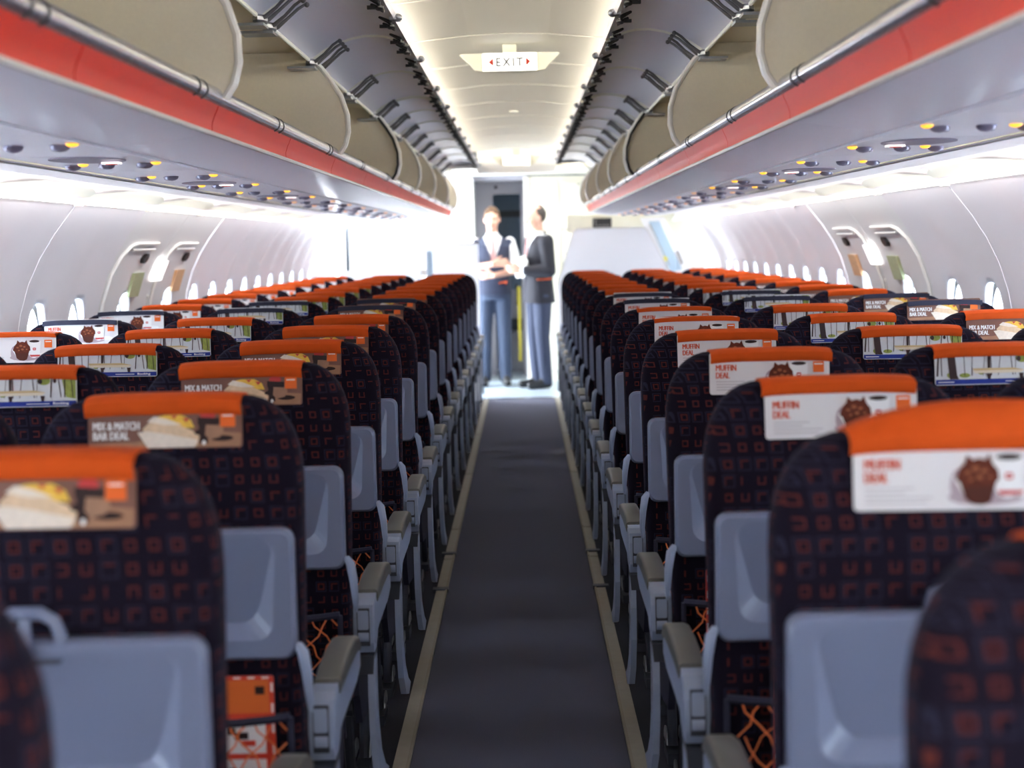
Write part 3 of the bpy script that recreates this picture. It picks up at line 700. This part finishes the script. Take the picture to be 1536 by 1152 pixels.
    s.loft(rings); M['pad'] = s.mesh('pad', 'arm_pad')
    s = MB(); s.mat(1); s.extr([(ax-.014, .535), (ax+.014, .535), (ax+.014, .618), (ax-.014, .618)], 'y', .048, .060); s.mat(0); s.extr(rrect(ax-.012, ax+.012, .572, .615, .003, 2), 'y', .045, .060); s.tube([(ax-.012, .060, .555), (ax+.012, .060, .555)], .016, 10); s.mat(1); s.extr([(ax-.019, .470), (ax+.019, .470), (ax+.022, .512), (ax-.022, .512)], 'y', .05, .13)
    M['pivot_cover'] = s.mesh('pivot_cover', ['arm_grey', 'dark_metal'])
    s = MB(); x0, x1 = sorted((ax-sx*.006, ax-sx*.022))
    s.extr([(.060, .50), (.052, .42), (.06, .33), (.10, .24), (.17, .175), (.26, .15), (.33, .165), (.25, .20), (.17, .26), (.125, .34), (.115, .42), (.12, .50)], 'x', x0, x1); M['side_shroud'] = s.mesh('side_shroud', 'arm_grey')
    s = MB(); s.extr([(.13, .46), (.52, .46), (.55, .42), (.54, .36), (.40, .30), (.18, .32), (.13, .40)], 'x', ax-sx*-.03-.008, ax-sx*-.03+.008); M['side_panel'] = s.mesh('side_panel', 'navy_edge')
    for nm, ya, yb in (('leg_rear', .16, .05), ('leg_front', .40, .50)):
        s = MB(); xl = -sx*.155; s.tube([(xl, ya, .36), (xl, (ya+yb)/2, .2), (xl, yb, .035)], .014, 8); s.box(xl-.02, xl+.02, yb-.06, yb+.06, .0, .03); M[nm] = s.mesh('leg', 'dark_metal')
        s = MB(); s.extr(arc(yb, .05, .045, .04, 0, 180, 8), 'x', xl-.022, xl-.018); s.extr(arc(yb, .05, .045, .04, 0, 180, 8), 'x', xl+.018, xl+.022); M[nm+'_foot'] = s.mesh('foot_fitting', 'leg_metal')
    s = MB(); s.tube([(-.20, .18, .355), (.20, .18, .355)], .02, 8); s.tube([(-.20, .42, .355), (.20, .42, .355)], .02, 8); M['cross_tube'] = s.mesh('cross_tube', 'dark_metal')
    return M
def cover_mesh(strip, puff=0):
    s = MB(); rings = []
    for i in range(13):
        x = -.1325+.265*i/12; pz = puff*math.sin(math.pi/2*min(1, (x+.1325)/.17))**.8 if puff else 0
        dz = -.0035*(abs(x)/.13)**4; wr = .0012*math.sin(x*90)
        sl = 1.182-strip+(.006*(x/.13) if strip > .02 else 0)*-1*0
        prof = [(-.007+.02*(1.0-1)*0+.010, sl), (-.001, sl+strip*.3), (-.004+wr, sl+strip*.6), (-.001, 1.166+pz*.3), (.010, 1.1740+pz*.75), (.028, 1.177+pz), (.060, 1.177+pz*.9), (.084, 1.171+pz*.4), (.098, 1.158), (.100, 1.10), (.100, 1.0)]
        prof = [(y if k > 3 else y+.018*max(0, (z-1.0)/.18)-.016, z+dz) for k, (y, z) in enumerate(prof)]
        inner = [(y+.004 if k < 5 else y-.004, z-.003) for k, (y, z) in enumerate(prof)]
        rings.append([(x, y, z) for y, z in prof+inner[::-1]])
    s.loft(rings); return s.mesh('headrest_cover', 'orange')
SM = {-1: seat_meshes(-1), 1: seat_meshes(1)}
COV = {'wide': cover_mesh(.036), 'mid': cover_mesh(.030), 'thin': cover_mesh(.013), 'none': cover_mesh(.003), 'puff': cover_mesh(.032, .032)}
COV['none'].materials[0] = MT['navy_edge']
STRIP = {'wide': .036, 'mid': .030, 'thin': .013, 'none': .004, 'puff': .032}
# cover style per column for rows 0..15
def style(col, i):
    if col == 'RA': return 'puff' if i == 0 else 'mid' if i < 4 else 'thin' if i < 6 else 'none' if i < 8 else 'mid'
    if col in ('LA', 'LM'): return 'wide' if i < 6 and col == 'LA' else 'mid' if i < 6 else 'none' if i < 8 else 'mid'
    if col == 'LW': return 'thin' if i < 5 else 'none' if i < 7 else 'mid'
    if col == 'RM': return 'mid' if i < 6 else 'none' if i < 8 else 'mid'
    if col == 'RW': return 'mid' if i < 5 else 'none' if i < 7 else 'mid'
CARDK = {'LA': 'sandwich', 'LM': 'landscape', 'LW': 'muffin', 'RA': 'muffin', 'RM': 'landscape', 'RW': 'sandwich'}
XS = (.577, 1.064, 1.545)
def make_seat(sx, ci, i, label, far):
    col = ('L' if sx < 0 else 'R')+'AMW'[ci]; M = SM[sx]
    y = (1.909 if sx < 0 else 1.962)+.737*i
    e = thing('airplane_seat', label, 'seat', (sx*XS[ci], y, 0), 'dark patterned airplane seats')
    use('backrest', M['backrest'], e); use('back_cushion', M['back_cushion'], e); use('seat_cushion', M['seat_cushion'], e)
    st = style(col, i)
    use('headrest_cover', COV[st], e)['label'] = 'orange fabric headrest cover' if st != 'none' else 'dark headrest cover'
    bm_, pm = CARDM[CARDK[col]]
    rg = random.Random(i*7+ci*3+sx); zt = 1.182-STRIP[st]+.004-(.004 if st == 'none' else 0)
    Hc = {'muffin': .092, 'sandwich': .075, 'landscape': .068}[CARDK[col]]
    if st in ('mid', 'wide', 'puff', 'thin'):
        zt = max(zt, 1.083+Hc) if False else 1.083+Hc+(.006 if CARDK[col] == 'landscape' else 0)
        if st in ('mid', 'puff', 'wide'): zt = min(zt, 1.166)
    if st == 'none': zt = 1.183
    zt += rg.uniform(-.003, .003)
    tl = math.atan2(.020*.0+.018, .18)
    c = use('advert_card', bm_, e, (rg.uniform(-.004, .004), .0145-.004, zt)); c['label'] = CARDLAB[CARDK[col]][1]
    c.rotation_euler = (-.10, rg.uniform(-.012, .012), 0)
    if i < 12: use('print', pm, c)
    t = use('tray_table', M['tray_table'], e); use('tray_marking', M['tray_marking'], t)
    if i < 12: use('latch', M['latch'], t)
    use('tray_arm', M['tray_arm_a'], e); use('tray_arm', M['tray_arm_b'], e)
    if i < 9:
        p = use('pocket_band', M['pocket_band'], e); n = use('pocket_net', M['pocket_net'], p); n['label'] = 'orange elastic net'
    a = use('armrest', M['armrest'], e, None if ci == 0 else (0, .045, 0)); use('pad', M['pad'], a); use('pivot_cover', M['pivot_cover'], a)
    if ci == 0:
        use('side_shroud', M['side_shroud'], e); use('side_panel', M['side_panel'], e)
    for nm in ('leg_rear', 'leg_front'):
        l = use('leg', M[nm], e)
        if ci == 0: use('foot_fitting', M[nm+'_foot'], l)
    use('cross_tube', M['cross_tube'], e)
    return e
POSN = ('aisle', 'middle', 'window')
for sx, side in ((-1, 'left'), (1, 'right')):
    for ci in range(3):
        col = ('L' if sx < 0 else 'R')+'AMW'[ci]
        for i in range(-1, 16):
            if i < 0 and ci > 0: continue
            if i == 0 and ci == 2: continue
            if i < 0:
                lab = 'dark blurred seat corner at the bottom %s edge, nearest to the camera' % side
            else:
                if i < 8: rowt = '%s row from camera' % ordn(i)
                else: rowt = '%s row from the forward bulkhead' % ordn(15-i)
                st = style(col, i)
                desc = 'with puffed orange cover' if st == 'puff' else ('with %s' % CARDLAB[CARDK[col]][0] if st != 'none' else '%s at its top' % CARDLAB[CARDK[col]][0])
                if i >= 8: desc = 'with orange cover'
                lab = '%s %s seat, %s, %s' % (side, POSN[ci], rowt, desc)
            make_seat(sx, ci, i, lab, i > 11)

# safety leaflets in pockets
def leaflet(x, y, z0, label):
    e = thing('safety_leaflet', label, 'leaflet', (x, y, z0), 'red leaflets in the seat pockets')
    MB().extr(rrect(-.05, .05, 0, .29, .004, 2), 'y', -.0015, .0015).build('sheet', 'leaflet_red', e)
    s = MB()
    def q(x0, x1, z0_, z1, m_, l=1): s.cur = m_; s.addf([(x0, -.0016-.0004*l, z0_), (x1, -.0016-.0004*l, z0_), (x1, -.0016-.0004*l, z1), (x0, -.0016-.0004*l, z1)], [(0, 1, 2, 3)], False)
    for k in range(8): q(.045, .0485, .01+k*.036, .026+k*.036, 0); q(-.0485, -.045, .01+k*.036, .026+k*.036, 0)
    for k in range(4): q(-.042+k*.024, -.030+k*.024, .2855, .2885, 0)
    q(-.043, .042, .225, .283, 1); q(-.042, .034, .155, .212, 0); q(-.042, .034, .085, .145, 0); q(-.042, .034, .02, .075, 0)
    for zz in (.18, .11, .045): q(-.02, .004, zz, zz+.012, 2, 2); q(-.008, .016, zz-.012, zz-.002, 3, 2); q(-.03, -.018, zz+.008, zz+.02, 2, 2)
    q(.018, .034, .258, .272, 2, 2)
    s.build('print', ['ink_pure', 'leaflet_orange', 'ink_cola', 'leaflet_red'], e)
leaflet(-.452, 1.909+.737-.020, .405, 'red leaflet with white panels in pocket of left aisle seat, second row')
leaflet(.505, 1.962+.737-.020, .425, 'red leaflet edge showing in pocket of right aisle seat, second row')
leaflet(.475, 1.962+2*.737-.020, .405, 'thin red leaflet edge in pocket of right aisle seat, third row')

# ---------------------------------------------------------------- forward entry area
# front windscreens
e = thing('partition_screen', 'white tapered partition screen in front of the right seat block', 'partition', (0, 14.18, 0))
pl = [(.345, .0), (.345, 1.02), (.362, 1.08), (.492, 1.50), (.53, 1.53), (1.12, 1.53), (1.16, 1.50), (1.37, 1.10), (1.62, .9), (1.62, 0)]
MB().extr(pl, 'y', 0, .03).build('board', 'screen', e)
MB().tube([(x, -.002, z) for x, z in pl[1:8]], .006, 6).build('edge', 'trimwhite', e)
e = thing('partition_screen', 'overexposed white partition with slim window, in front of left seat block', 'partition', (0, 14.18, 0))
MB().box(-1.62, -.875, 0, .03, 0, 1.20).box(-.84, -.36, 0, .03, 0, 1.42).build('board', 'screen', e)
MB().box(-.875, -.84, -.002, .032, 1.14, 1.20).box(-.845, -.355, -.004, .034, 1.415, 1.425).build('frame', 'trimwhite', e)
MB().extr(rrect(-.822, -.775, 1.12, 1.36, .012, 3), 'y', -.004, -.001).build('slim_window', 'door_window_blue', e)
# entry side walls with door openings
for side, sx, n in (('left', -1, 1), ('right', 1, 2)):
    s = MB(); xa, xb = sorted((sx*1.80, sx*1.84))
    s.box(xa, xb, 14.44, 14.93, 0, 2.2).box(xa, xb, 15.77, YE+.8, 0, 2.2).box(xa, xb, 14.93, 15.77, 1.92, 2.2)
    s.sweep(mir([(1.56, 1.60), (1.62, 1.75), (1.50, 2.0), (1.45, 2.10)], sx), 14.45, 16.1)
    s.build('entry_panel', 'white_panel', walls[side])
    d = rootstruct('door_%d' % n, 'open %s entry doorway letting in daylight' % side if n == 1 else 'closed right service door at the forward end', 'door')
    if n == 2:
        MB().box(1.79, 1.83, 14.95, 15.75, 0, 1.90).build('door_leaf', 'white_panel', d); MB().tube([(1.78, 15.2, 1.0), (1.76, 15.25, 1.0), (1.76, 15.45, 1.0), (1.78, 15.5, 1.0)], .012, 8).build('door_handle', 'leg_metal', d)
    s = MB(); xa, xb = sorted((sx*1.74, sx*1.80))
    s.box(xa, xb, 14.88, 14.95, 0, 1.93).box(xa, xb, 15.75, 15.82, 0, 1.93).box(xa, xb, 14.88, 15.82, 1.90, 1.96); s.build('door_frame', 'white_panel', d)
# right door lining seen beyond the partition: leaning blue window strip and handle, black screen
o = thing('door_lining', 'leaning white door lining with blue window strip beyond right partition', 'door lining', (0, 14.55, 0))
MB().extr([(1.12, 1.62), (1.34, 1.62), (1.66, 1.02), (1.66, .1), (1.40, .1), (1.40, 1.06)], 'y', .0, .03).build('lining_board', 'white_panel', o)
MB().extr([(1.20, 1.585), (1.295, 1.585), (1.50, 1.14), (1.39, 1.12)], 'y', -.004, .0).build('window_strip', 'door_window_blue', o)
MB().tube([(1.21, -.008, 1.56), (1.385, -.008, 1.18)], .005, 6).build('seam', 'seam_grey', o)
MB().extr([(1.335, 1.27), (1.37, 1.25), (1.365, 1.215), (1.33, 1.225)], 'y', -.012, -.004).build('handle', 'yellow', o)
MB().extr([(1.44, 1.31), (1.47, 1.31), (1.51, 1.20), (1.49, 1.18)], 'y', -.012, -.004).build('hinge_cover', 'seam_grey', o)
o = thing('status_screen', 'small black status screen above the right partition', 'screen', (.775, 14.6, 1.535)); 
MB().box(-.085, .085, 0, .04, .0, .09).build('casing', 'black', o)
s = MB()
for k in range(4): s.addf([(-.06+k*.034, -.001, .02), (-.045+k*.034, -.001, .02), (-.045+k*.034, -.001, .03), (-.06+k*.034, -.001, .03)], [(0, 1, 2, 3)])
s.addf([(-.065, -.001, .04), (-.058, -.001, .04), (-.058, -.001, .08), (-.065, -.001, .08)], [(0, 1, 2, 3)]); s.build('display', 'seam_grey', o)
MB().box(.45, 1.2, 14.62, 14.66, 1.50, 1.66).build('header_panel', 'galley', walls['right'])
# ceiling over entry
MB().box(-1.6, 1.6, 14.46, 16.15, 2.10, 2.13).build('entry_ceiling', 'ceiling', ce)
MB().box(-.36, .36, 14.40, 14.46, 2.05, 2.30).build('ceiling_step', 'white_panel', ce)
for n, sx in ((1, -1), (2, 1)):
    o = MB().box(*sorted((sx*.18, sx*.60)), 14.60, 14.80, 2.085, 2.10).build('entry_light', 'sign_lit'); tag(o, 'bright white ceiling light panel over entry, %s one' % ('left' if sx < 0 else 'right'), 'light')
# left monument (lavatory) and right galley
e = thing('lavatory_unit', 'white lavatory wall left of the flight deck passage', 'cabinet', (0, 16.15, 0))
MB().box(-1.73, -.455, 0, .7, 0, 2.085).build('body', 'white_panel', e)
MB().box(-.60, -.455, -.05, 0, 0, 2.085).build('corner_post', 'trimwhite', e)
MB().box(-1.2, -.68, -.012, 0, .05, 1.9).build('door', 'white_panel', e)
e = thing('galley_unit', 'cream forward galley unit with compartment doors and latches', 'cabinet', (0, 16.15, 0))
MB().box(.065, 1.78, 0, .7, 0, 2.085).build('body', 'galley', e)
MB().box(.058, .105, -.02, 0, 0, 2.085).build('corner_post', 'trimwhite', e)
for x0, x1, z0, z1 in ((.14, .40, 1.60, 2.02), (.14, .40, 1.05, 1.56), (.14, .40, .10, 1.0), (.45, .78, 1.68, 2.02), (.45, .78, 1.56, 1.66), (.45, .78, 1.30, 1.54), (.45, .78, 1.05, 1.28), (.45, .78, .1, 1.02), (.82, 1.3, 1.3, 2.02), (.82, 1.3, .1, 1.26)):
    d = MB().box(x0, x1, -.022, -.002, z0, z1).build('compartment_door', 'galley', e)
    MB().box(x0-.006, x1+.006, -.006, -.001, z0-.008, z0).box(x0-.008, x0, -.006, -.001, z0, z1).build('door_seam', 'seam_grey', d)
    MB().box((x0+x1)/2-.012, (x0+x1)/2+.012, -.034, -.022, z1-.035, z1-.015).build('door_latch', 'hinge' if x0 > .42 and 1.5 < z0 < 1.6 else 'track', d)
# passage to flight deck
e = thing('flight_deck_doorway', 'grey flight deck doorway with blue-grey cockpit beyond', 'doorway', (0, 16.9, 0))
MB().box(-.455, -.27, 0, .05, 0, 2.1).box(.02, .065, 0, .05, 0, 2.1).box(-.27, .02, 0, .05, 1.935, 2.1).build('frame', 'cock_grey', e)
MB().box(-.455, .065, -.7, 0, 2.06, 2.10).build('overhead_panel', 'cock_grey', e)
MB().ell((-.235, -.02, 2.01), (.018, .01, .016), 10, 6).build('peephole', 'black', e)
MB().box(-.27, .02, .62, .66, 1.60, 2.0).build('upper_wall', 'cock_blue', e)
MB().box(-.22, .02, .58, .62, 1.70, 1.77).build('overhead_console', 'cock_dark', e)
MB().box(-.27, .02, .60, .64, .9, 1.62).build('instrument_wall', 'cock_blue', e)
MB().box(-.27, .02, .55, .6, .45, .58).build('pedestal', 'cock_dark', e)
MB().box(-.27, .02, .6, .63, 0, .9).build('lower_wall', 'cock_grey', e)
MB().box(-.03, .005, -.03, 0, .15, .95).build('yellow_strip', 'yellow', e)
MB().box(-.05, -.03, -.03, 0, .75, .98).build('black_clip', 'black', e)
o = MB().box(-2, 2, YE+.15, YE+.2, -.05, 2.5).build('wall_front', 'cock_blue'); struct(o, 'flight deck wall at the far front', 'wall')

# ---------------------------------------------------------------- people
def capsule(s, p0, r0, p1, r1, n=14):
    p0, p1 = Vector(p0), Vector(p1); d = p1-p0; L = d.length; d.normalize()
    path, rs = [], []
    for k in range(5):
        a = math.pi/2*k/4; path.append(p0-d*r0*math.cos(a)); rs.append(max(.001, r0*math.sin(a)))
    for k in range(4, -1, -1):
        a = math.pi/2*k/4; path.append(p1+d*r1*math.cos(a)); rs.append(max(.001, r1*math.sin(a)))
    s.tube(path, rs, n)
def chain(s, pts, n=14):
    for (p0, r0), (p1, r1) in zip(pts[:-1], pts[1:]): capsule(s, p0, r0, p1, r1, n)
def torso(s, rows):
    s.loft([[(cx+rx*math.copysign(abs(math.cos(t))**.85, math.cos(t)), cy+ry*math.copysign(abs(math.sin(t))**.9, math.sin(t)), z) for t in [2*math.pi*i/24 for i in range(24)]] for z, rx, ry, cx, cy in rows])
def fuse(s, name, m_, parent, vox=.008, smooth=4, cut=None):
    me = s.mesh(name, m_); o = bpy.data.objects.new(name, me); C.objects.link(o)
    md = o.modifiers.new('r', 'REMESH'); md.mode = 'VOXEL'; md.voxel_size = vox; md.use_smooth_shade = True
    m2 = o.modifiers.new('s', 'SMOOTH'); m2.iterations = smooth; m2.factor = .5
    dg = bpy.context.evaluated_depsgraph_get(); nm = bpy.data.meshes.new_from_object(o.evaluated_get(dg)); bpy.data.objects.remove(o)
    nm.materials.clear(); nm.materials.append(MT[m_])
    if cut:
        bm = bmesh.new(); bm.from_mesh(nm); bmesh.ops.delete(bm, geom=[f for f in bm.faces if cut(f.calc_center_median())], context='FACES'); bm.to_mesh(nm); bm.free()
    for p in nm.polygons: p.use_smooth = True
    nm.name = name
    return use(name, nm, parent)
def hand(s, wrist, tip_dir, side_dir, curl_dir, thumb=1):
    w_, d, sd, cd_ = Vector(wrist), Vector(tip_dir).normalized(), Vector(side_dir).normalized(), Vector(curl_dir).normalized()
    for k in range(-1, 2): capsule(s, w_+sd*k*.014, .016, w_+d*.075+sd*k*.024, .013, 8)
    for k, (off, ln) in enumerate(((-.033, .058), (-.011, .072), (.011, .078), (.033, .068))):
        a = w_+d*.080+sd*off; b = a+d*ln*.5+cd_*.006; c = b+d*ln*.38+cd_*.018
        chain(s, [(a, .0095), (b, .0088), (c, .0078)], 8)
    a = w_+d*.02+sd*.02*thumb; b = a+d*.035+sd*.035*thumb; c = b+d*.03+sd*.008*thumb+cd_*.01
    chain(s, [(a, .013), (b, .011), (c, .009)], 8)
def head(s, c, yaw=0, tilt=0):
    Rm = Matrix.Rotation(yaw, 3, 'Z') @ Matrix.Rotation(tilt, 3, 'X'); c = Vector(c)
    def P(*p): return c+Rm @ Vector(p)
    s.ell(P(0, .008, .022), (.076, .094, .098), 18, 12, Rm)
    s.ell(P(0, -.022, -.040), (.060, .068, .072), 16, 10, Rm)
    s.ell(P(0, -.050, -.088), (.030, .028, .024), 12, 8, Rm)
    capsule(s, P(0, -.088, .012), .008, P(0, -.108, -.028), .013, 8); s.ell(P(0, -.100, -.033), (.018, .014, .010), 10, 6, Rm)
    s.ell(P(0, -.080, .028), (.052, .016, .010), 12, 6, Rm)
    for q in (-1, 1):
        s.ell(P(q*.078, .008, -.005), (.008, .020, .032), 10, 8, Rm); s.ell(P(q*.034, -.070, -.028), (.022, .018, .022), 10, 6, Rm)
    capsule(s, P(-.018, -.088, -.060), .007, P(.018, -.088, -.060), .007, 8)
    return P, Rm
def person(name_label, loc, rz, arms, look, hair, clothes):
    e = thing('person', name_label, 'person', loc, None, rz)
    b = MB(); P, Rm = head(b, (0, -.015, 1.652), look[0], look[1])
    capsule(b, (0, .01, 1.44), .056, (0, -.003, 1.60), .052)
    torso(b, [(.93, .15, .105, 0, 0), (1.05, .135, .095, 0, 0), (1.25, .155, .11, 0, 0), (1.38, .165, .10, 0, .005), (1.46, .10, .07, 0, .01), (1.49, .05, .05, 0, .01)])
    for q, key in ((1, 'L'), (-1, 'R')):
        el, wr, td, sd, cl, th = arms[key]
        chain(b, [((q*.175, .01, 1.425), .052), (el, .040), (wr, .028)])
        hand(b, wr, td, sd, cl, th)
        chain(b, [((q*.085, 0, .93), .085), ((q*.095, -.01, .50), .052), ((q*.10, .02, .10), .036)])
        capsule(b, (q*.10, .03, .05), .035, (q*.112, -.14, .035), .028)
    body = fuse(b, 'body', 'skin', e, .006, 3)
    s = MB()
    for q in (-1, 1): s.ell(P(q*.031, -.083, .010), (.011, .006, .006), 10, 6, Rm)
    s.build('eyes', 'eye', body)
    s = MB(); s.ell(P(0, -.098, -.061), (.021, .005, .006), 10, 6, Rm); s.build('mouth', 'lip', body)
    s = MB(); s.ell(P(0, .016, .032), (.081, .098, .100), 20, 14, Rm)
    Ri = Rm.inverted(); hc = Vector((0, -.015, 1.652))
    def hcut(c):
        l = Ri @ (c-hc)
        if hair == 'bald': return l.y < .0 or l.z < -.055 or (l.z > .085 and l.y < .05)
        return (l.y < -.045 and l.z < .062) or l.z < -.045+max(0, -l.y)*1.2 or (l.y < -.07 and l.z < .08)
    fuse(s, 'hair', 'hair_brown' if hair != 'bald' else 'hair_dark', body, .008, 2, hcut)
    # trousers
    s = MB(); torso(s, [(.86, .165, .125, 0, 0), (.98, .168, .122, 0, 0), (1.04, .155, .112, 0, 0)])
    for q in (-1, 1): chain(s, [((q*.088, 0, .90), .098), ((q*.098, -.012, .50), .072), ((q*.103, .015, .075), .062)])
    fuse(s, 'trousers', clothes['trousers'], e, .010, 4, lambda c: c.z < .045)
    for q in (-1, 1):
        s = MB(); capsule(s, (q*.103, .035, .048), .044, (q*.115, -.155, .038), .036); capsule(s, (q*.103, .03, .06), .045, (q*.106, -.02, .075), .04)
        fuse(s, 'shoe', 'shoe', e, .008, 3, lambda c: c.z < .004)
    # shirt
    s = MB(); torso(s, [(.93, .162, .118, 0, 0), (1.08, .150, .108, 0, 0), (1.27, .172, .122, 0, -.002), (1.39, .180, .112, 0, .003), (1.455, .12, .085, 0, .006), (1.50, .066, .062, 0, .0), (1.525, .060, .060, 0, -.002)])
    for q, key in ((1, 'L'), (-1, 'R')):
        el, wr = Vector(arms[key][0]), Vector(arms[key][1]); sh = Vector((q*.175, .01, 1.425))
        if clothes['sleeve'] == 'short': chain(s, [(sh, .056), (sh+(el-sh)*.72, .056)])
        else: chain(s, [(sh, .068), (el, .052), (el+(wr-el)*.93, .040)])
    fuse(s, 'shirt', 'shirt', e, .009, 3, lambda c: c.z > 1.53)
    # over garment
    s = MB(); lg = clothes['hem']
    torso(s, [(lg, .190, .150, 0, 0), (1.02, .172, .130, 0, 0), (1.12, .166, .122, 0, 0), (1.27, .188, .134, 0, -.002), (1.39, .190, .124, 0, .003), (1.46, .125, .096, 0, .006), (1.50, .085, .082, 0, .004), (1.52, .075, .074, 0, .002)])
    if clothes['jacket']:
        for q, key in ((1, 'L'), (-1, 'R')):
            el, wr = Vector(arms[key][0]), Vector(arms[key][1]); sh = Vector((q*.182, .01, 1.425))
            chain(s, [(sh, .076), (el, .062), (el+(wr-el)*.85, .050)])
    else:
        for q in (-1, 1): s.ell((q*.165, .01, 1.42), (.045, .075, .05), 12, 8)
    kk = .26 if clothes['jacket'] else .34
    def vcut(c): return (c.y < .0 and abs(c.x) < (c.z-clothes['v'])*kk) or c.z < lg+.012 or (c.z > 1.485 and c.y < .03)
    g = fuse(s, clothes['name'], clothes['mat'], e, .009, 3, vcut)
    s = MB()
    if clothes['jacket']: s.extr([(.02, .0), (.14, .01), (.14, .022), (.02, .012)], 'y', -.004, .004); s.v = [(.172+.006*0, x-.07, 1.055+z) for x, y, z in s.v]; s.box(.176, .186, -.09, .05, 1.055, 1.068)
    else: s.extr([(.05, 1.03), (.13, 1.045), (.128, 1.02), (.108, 1.015), (.112, 1.03), (.05, 1.018)], 'y', -.136, -.112)
    s.build('orange_trim', 'trim_orange', g)
    s = MB(); s.loft([[(-.018, -.098, 1.485), (.018, -.098, 1.485), (.014, -.085, 1.49), (-.014, -.085, 1.49)], [(-.012, -.118, 1.46), (.012, -.118, 1.46), (.01, -.105, 1.46), (-.01, -.105, 1.46)], [(-.026, -.136, 1.25), (.026, -.136, 1.25), (.02, -.12, 1.25), (-.02, -.12, 1.25)], [(-.002, -.134, 1.19), (.002, -.134, 1.19), (.002, -.125, 1.19), (-.002, -.125, 1.19)]]); s.build('tie', 'tie', e)
    return e
person('person in dark vest and white short sleeves, arms crossed, facing down the aisle', (-.262, 15.68, 0), R(4),
       {'L': ((.245, -.085, 1.15), (.0, -.235, 1.105), (-1, .12, 0), (0, .1, 1), (0, 1, -.1), 1),
        'R': ((-.245, -.085, 1.17), (-.01, -.245, 1.215), (1, -.02, .12), (0, .1, 1), (0, 1, 0), 1)},
       (R(-4), R(4)), 'short', {'trousers': 'trouser_navy', 'sleeve': 'short', 'hem': .90, 'jacket': False, 'name': 'vest', 'mat': 'vest_navy', 'v': 1.20})
person('person in black suit jacket turned left, holding white papers', (.185, 15.33, 0), R(-68),
       {'L': ((.235, .02, 1.14), (.115, -.215, 1.15), (-.45, -.85, .15), (0, -.1, 1), (-1, .2, 0), 1),
        'R': ((-.235, .0, 1.14), (-.10, -.225, 1.17), (.45, -.85, .1), (0, -.1, 1), (1, .2, 0), 1)},
       (R(-6), R(10)), 'bald', {'trousers': 'vest_navy', 'sleeve': 'long', 'hem': .82, 'jacket': True, 'name': 'jacket', 'mat': 'suit_black', 'v': 1.15})
e = thing('paper_stack', 'loose white papers held by the person in black jacket', 'papers', (.02, 15.235, 1.155), None, R(-55))
for k, (a, b_, c) in enumerate(((0, .3, .1), (.25, -.2, -.3), (-.3, .1, .35))):
    o = MB().box(-.09, .09, -.0015+k*.006, .0015+k*.006, -.06, .12).build('sheet', 'paper', e); o.rotation_euler = (b_, a, c)
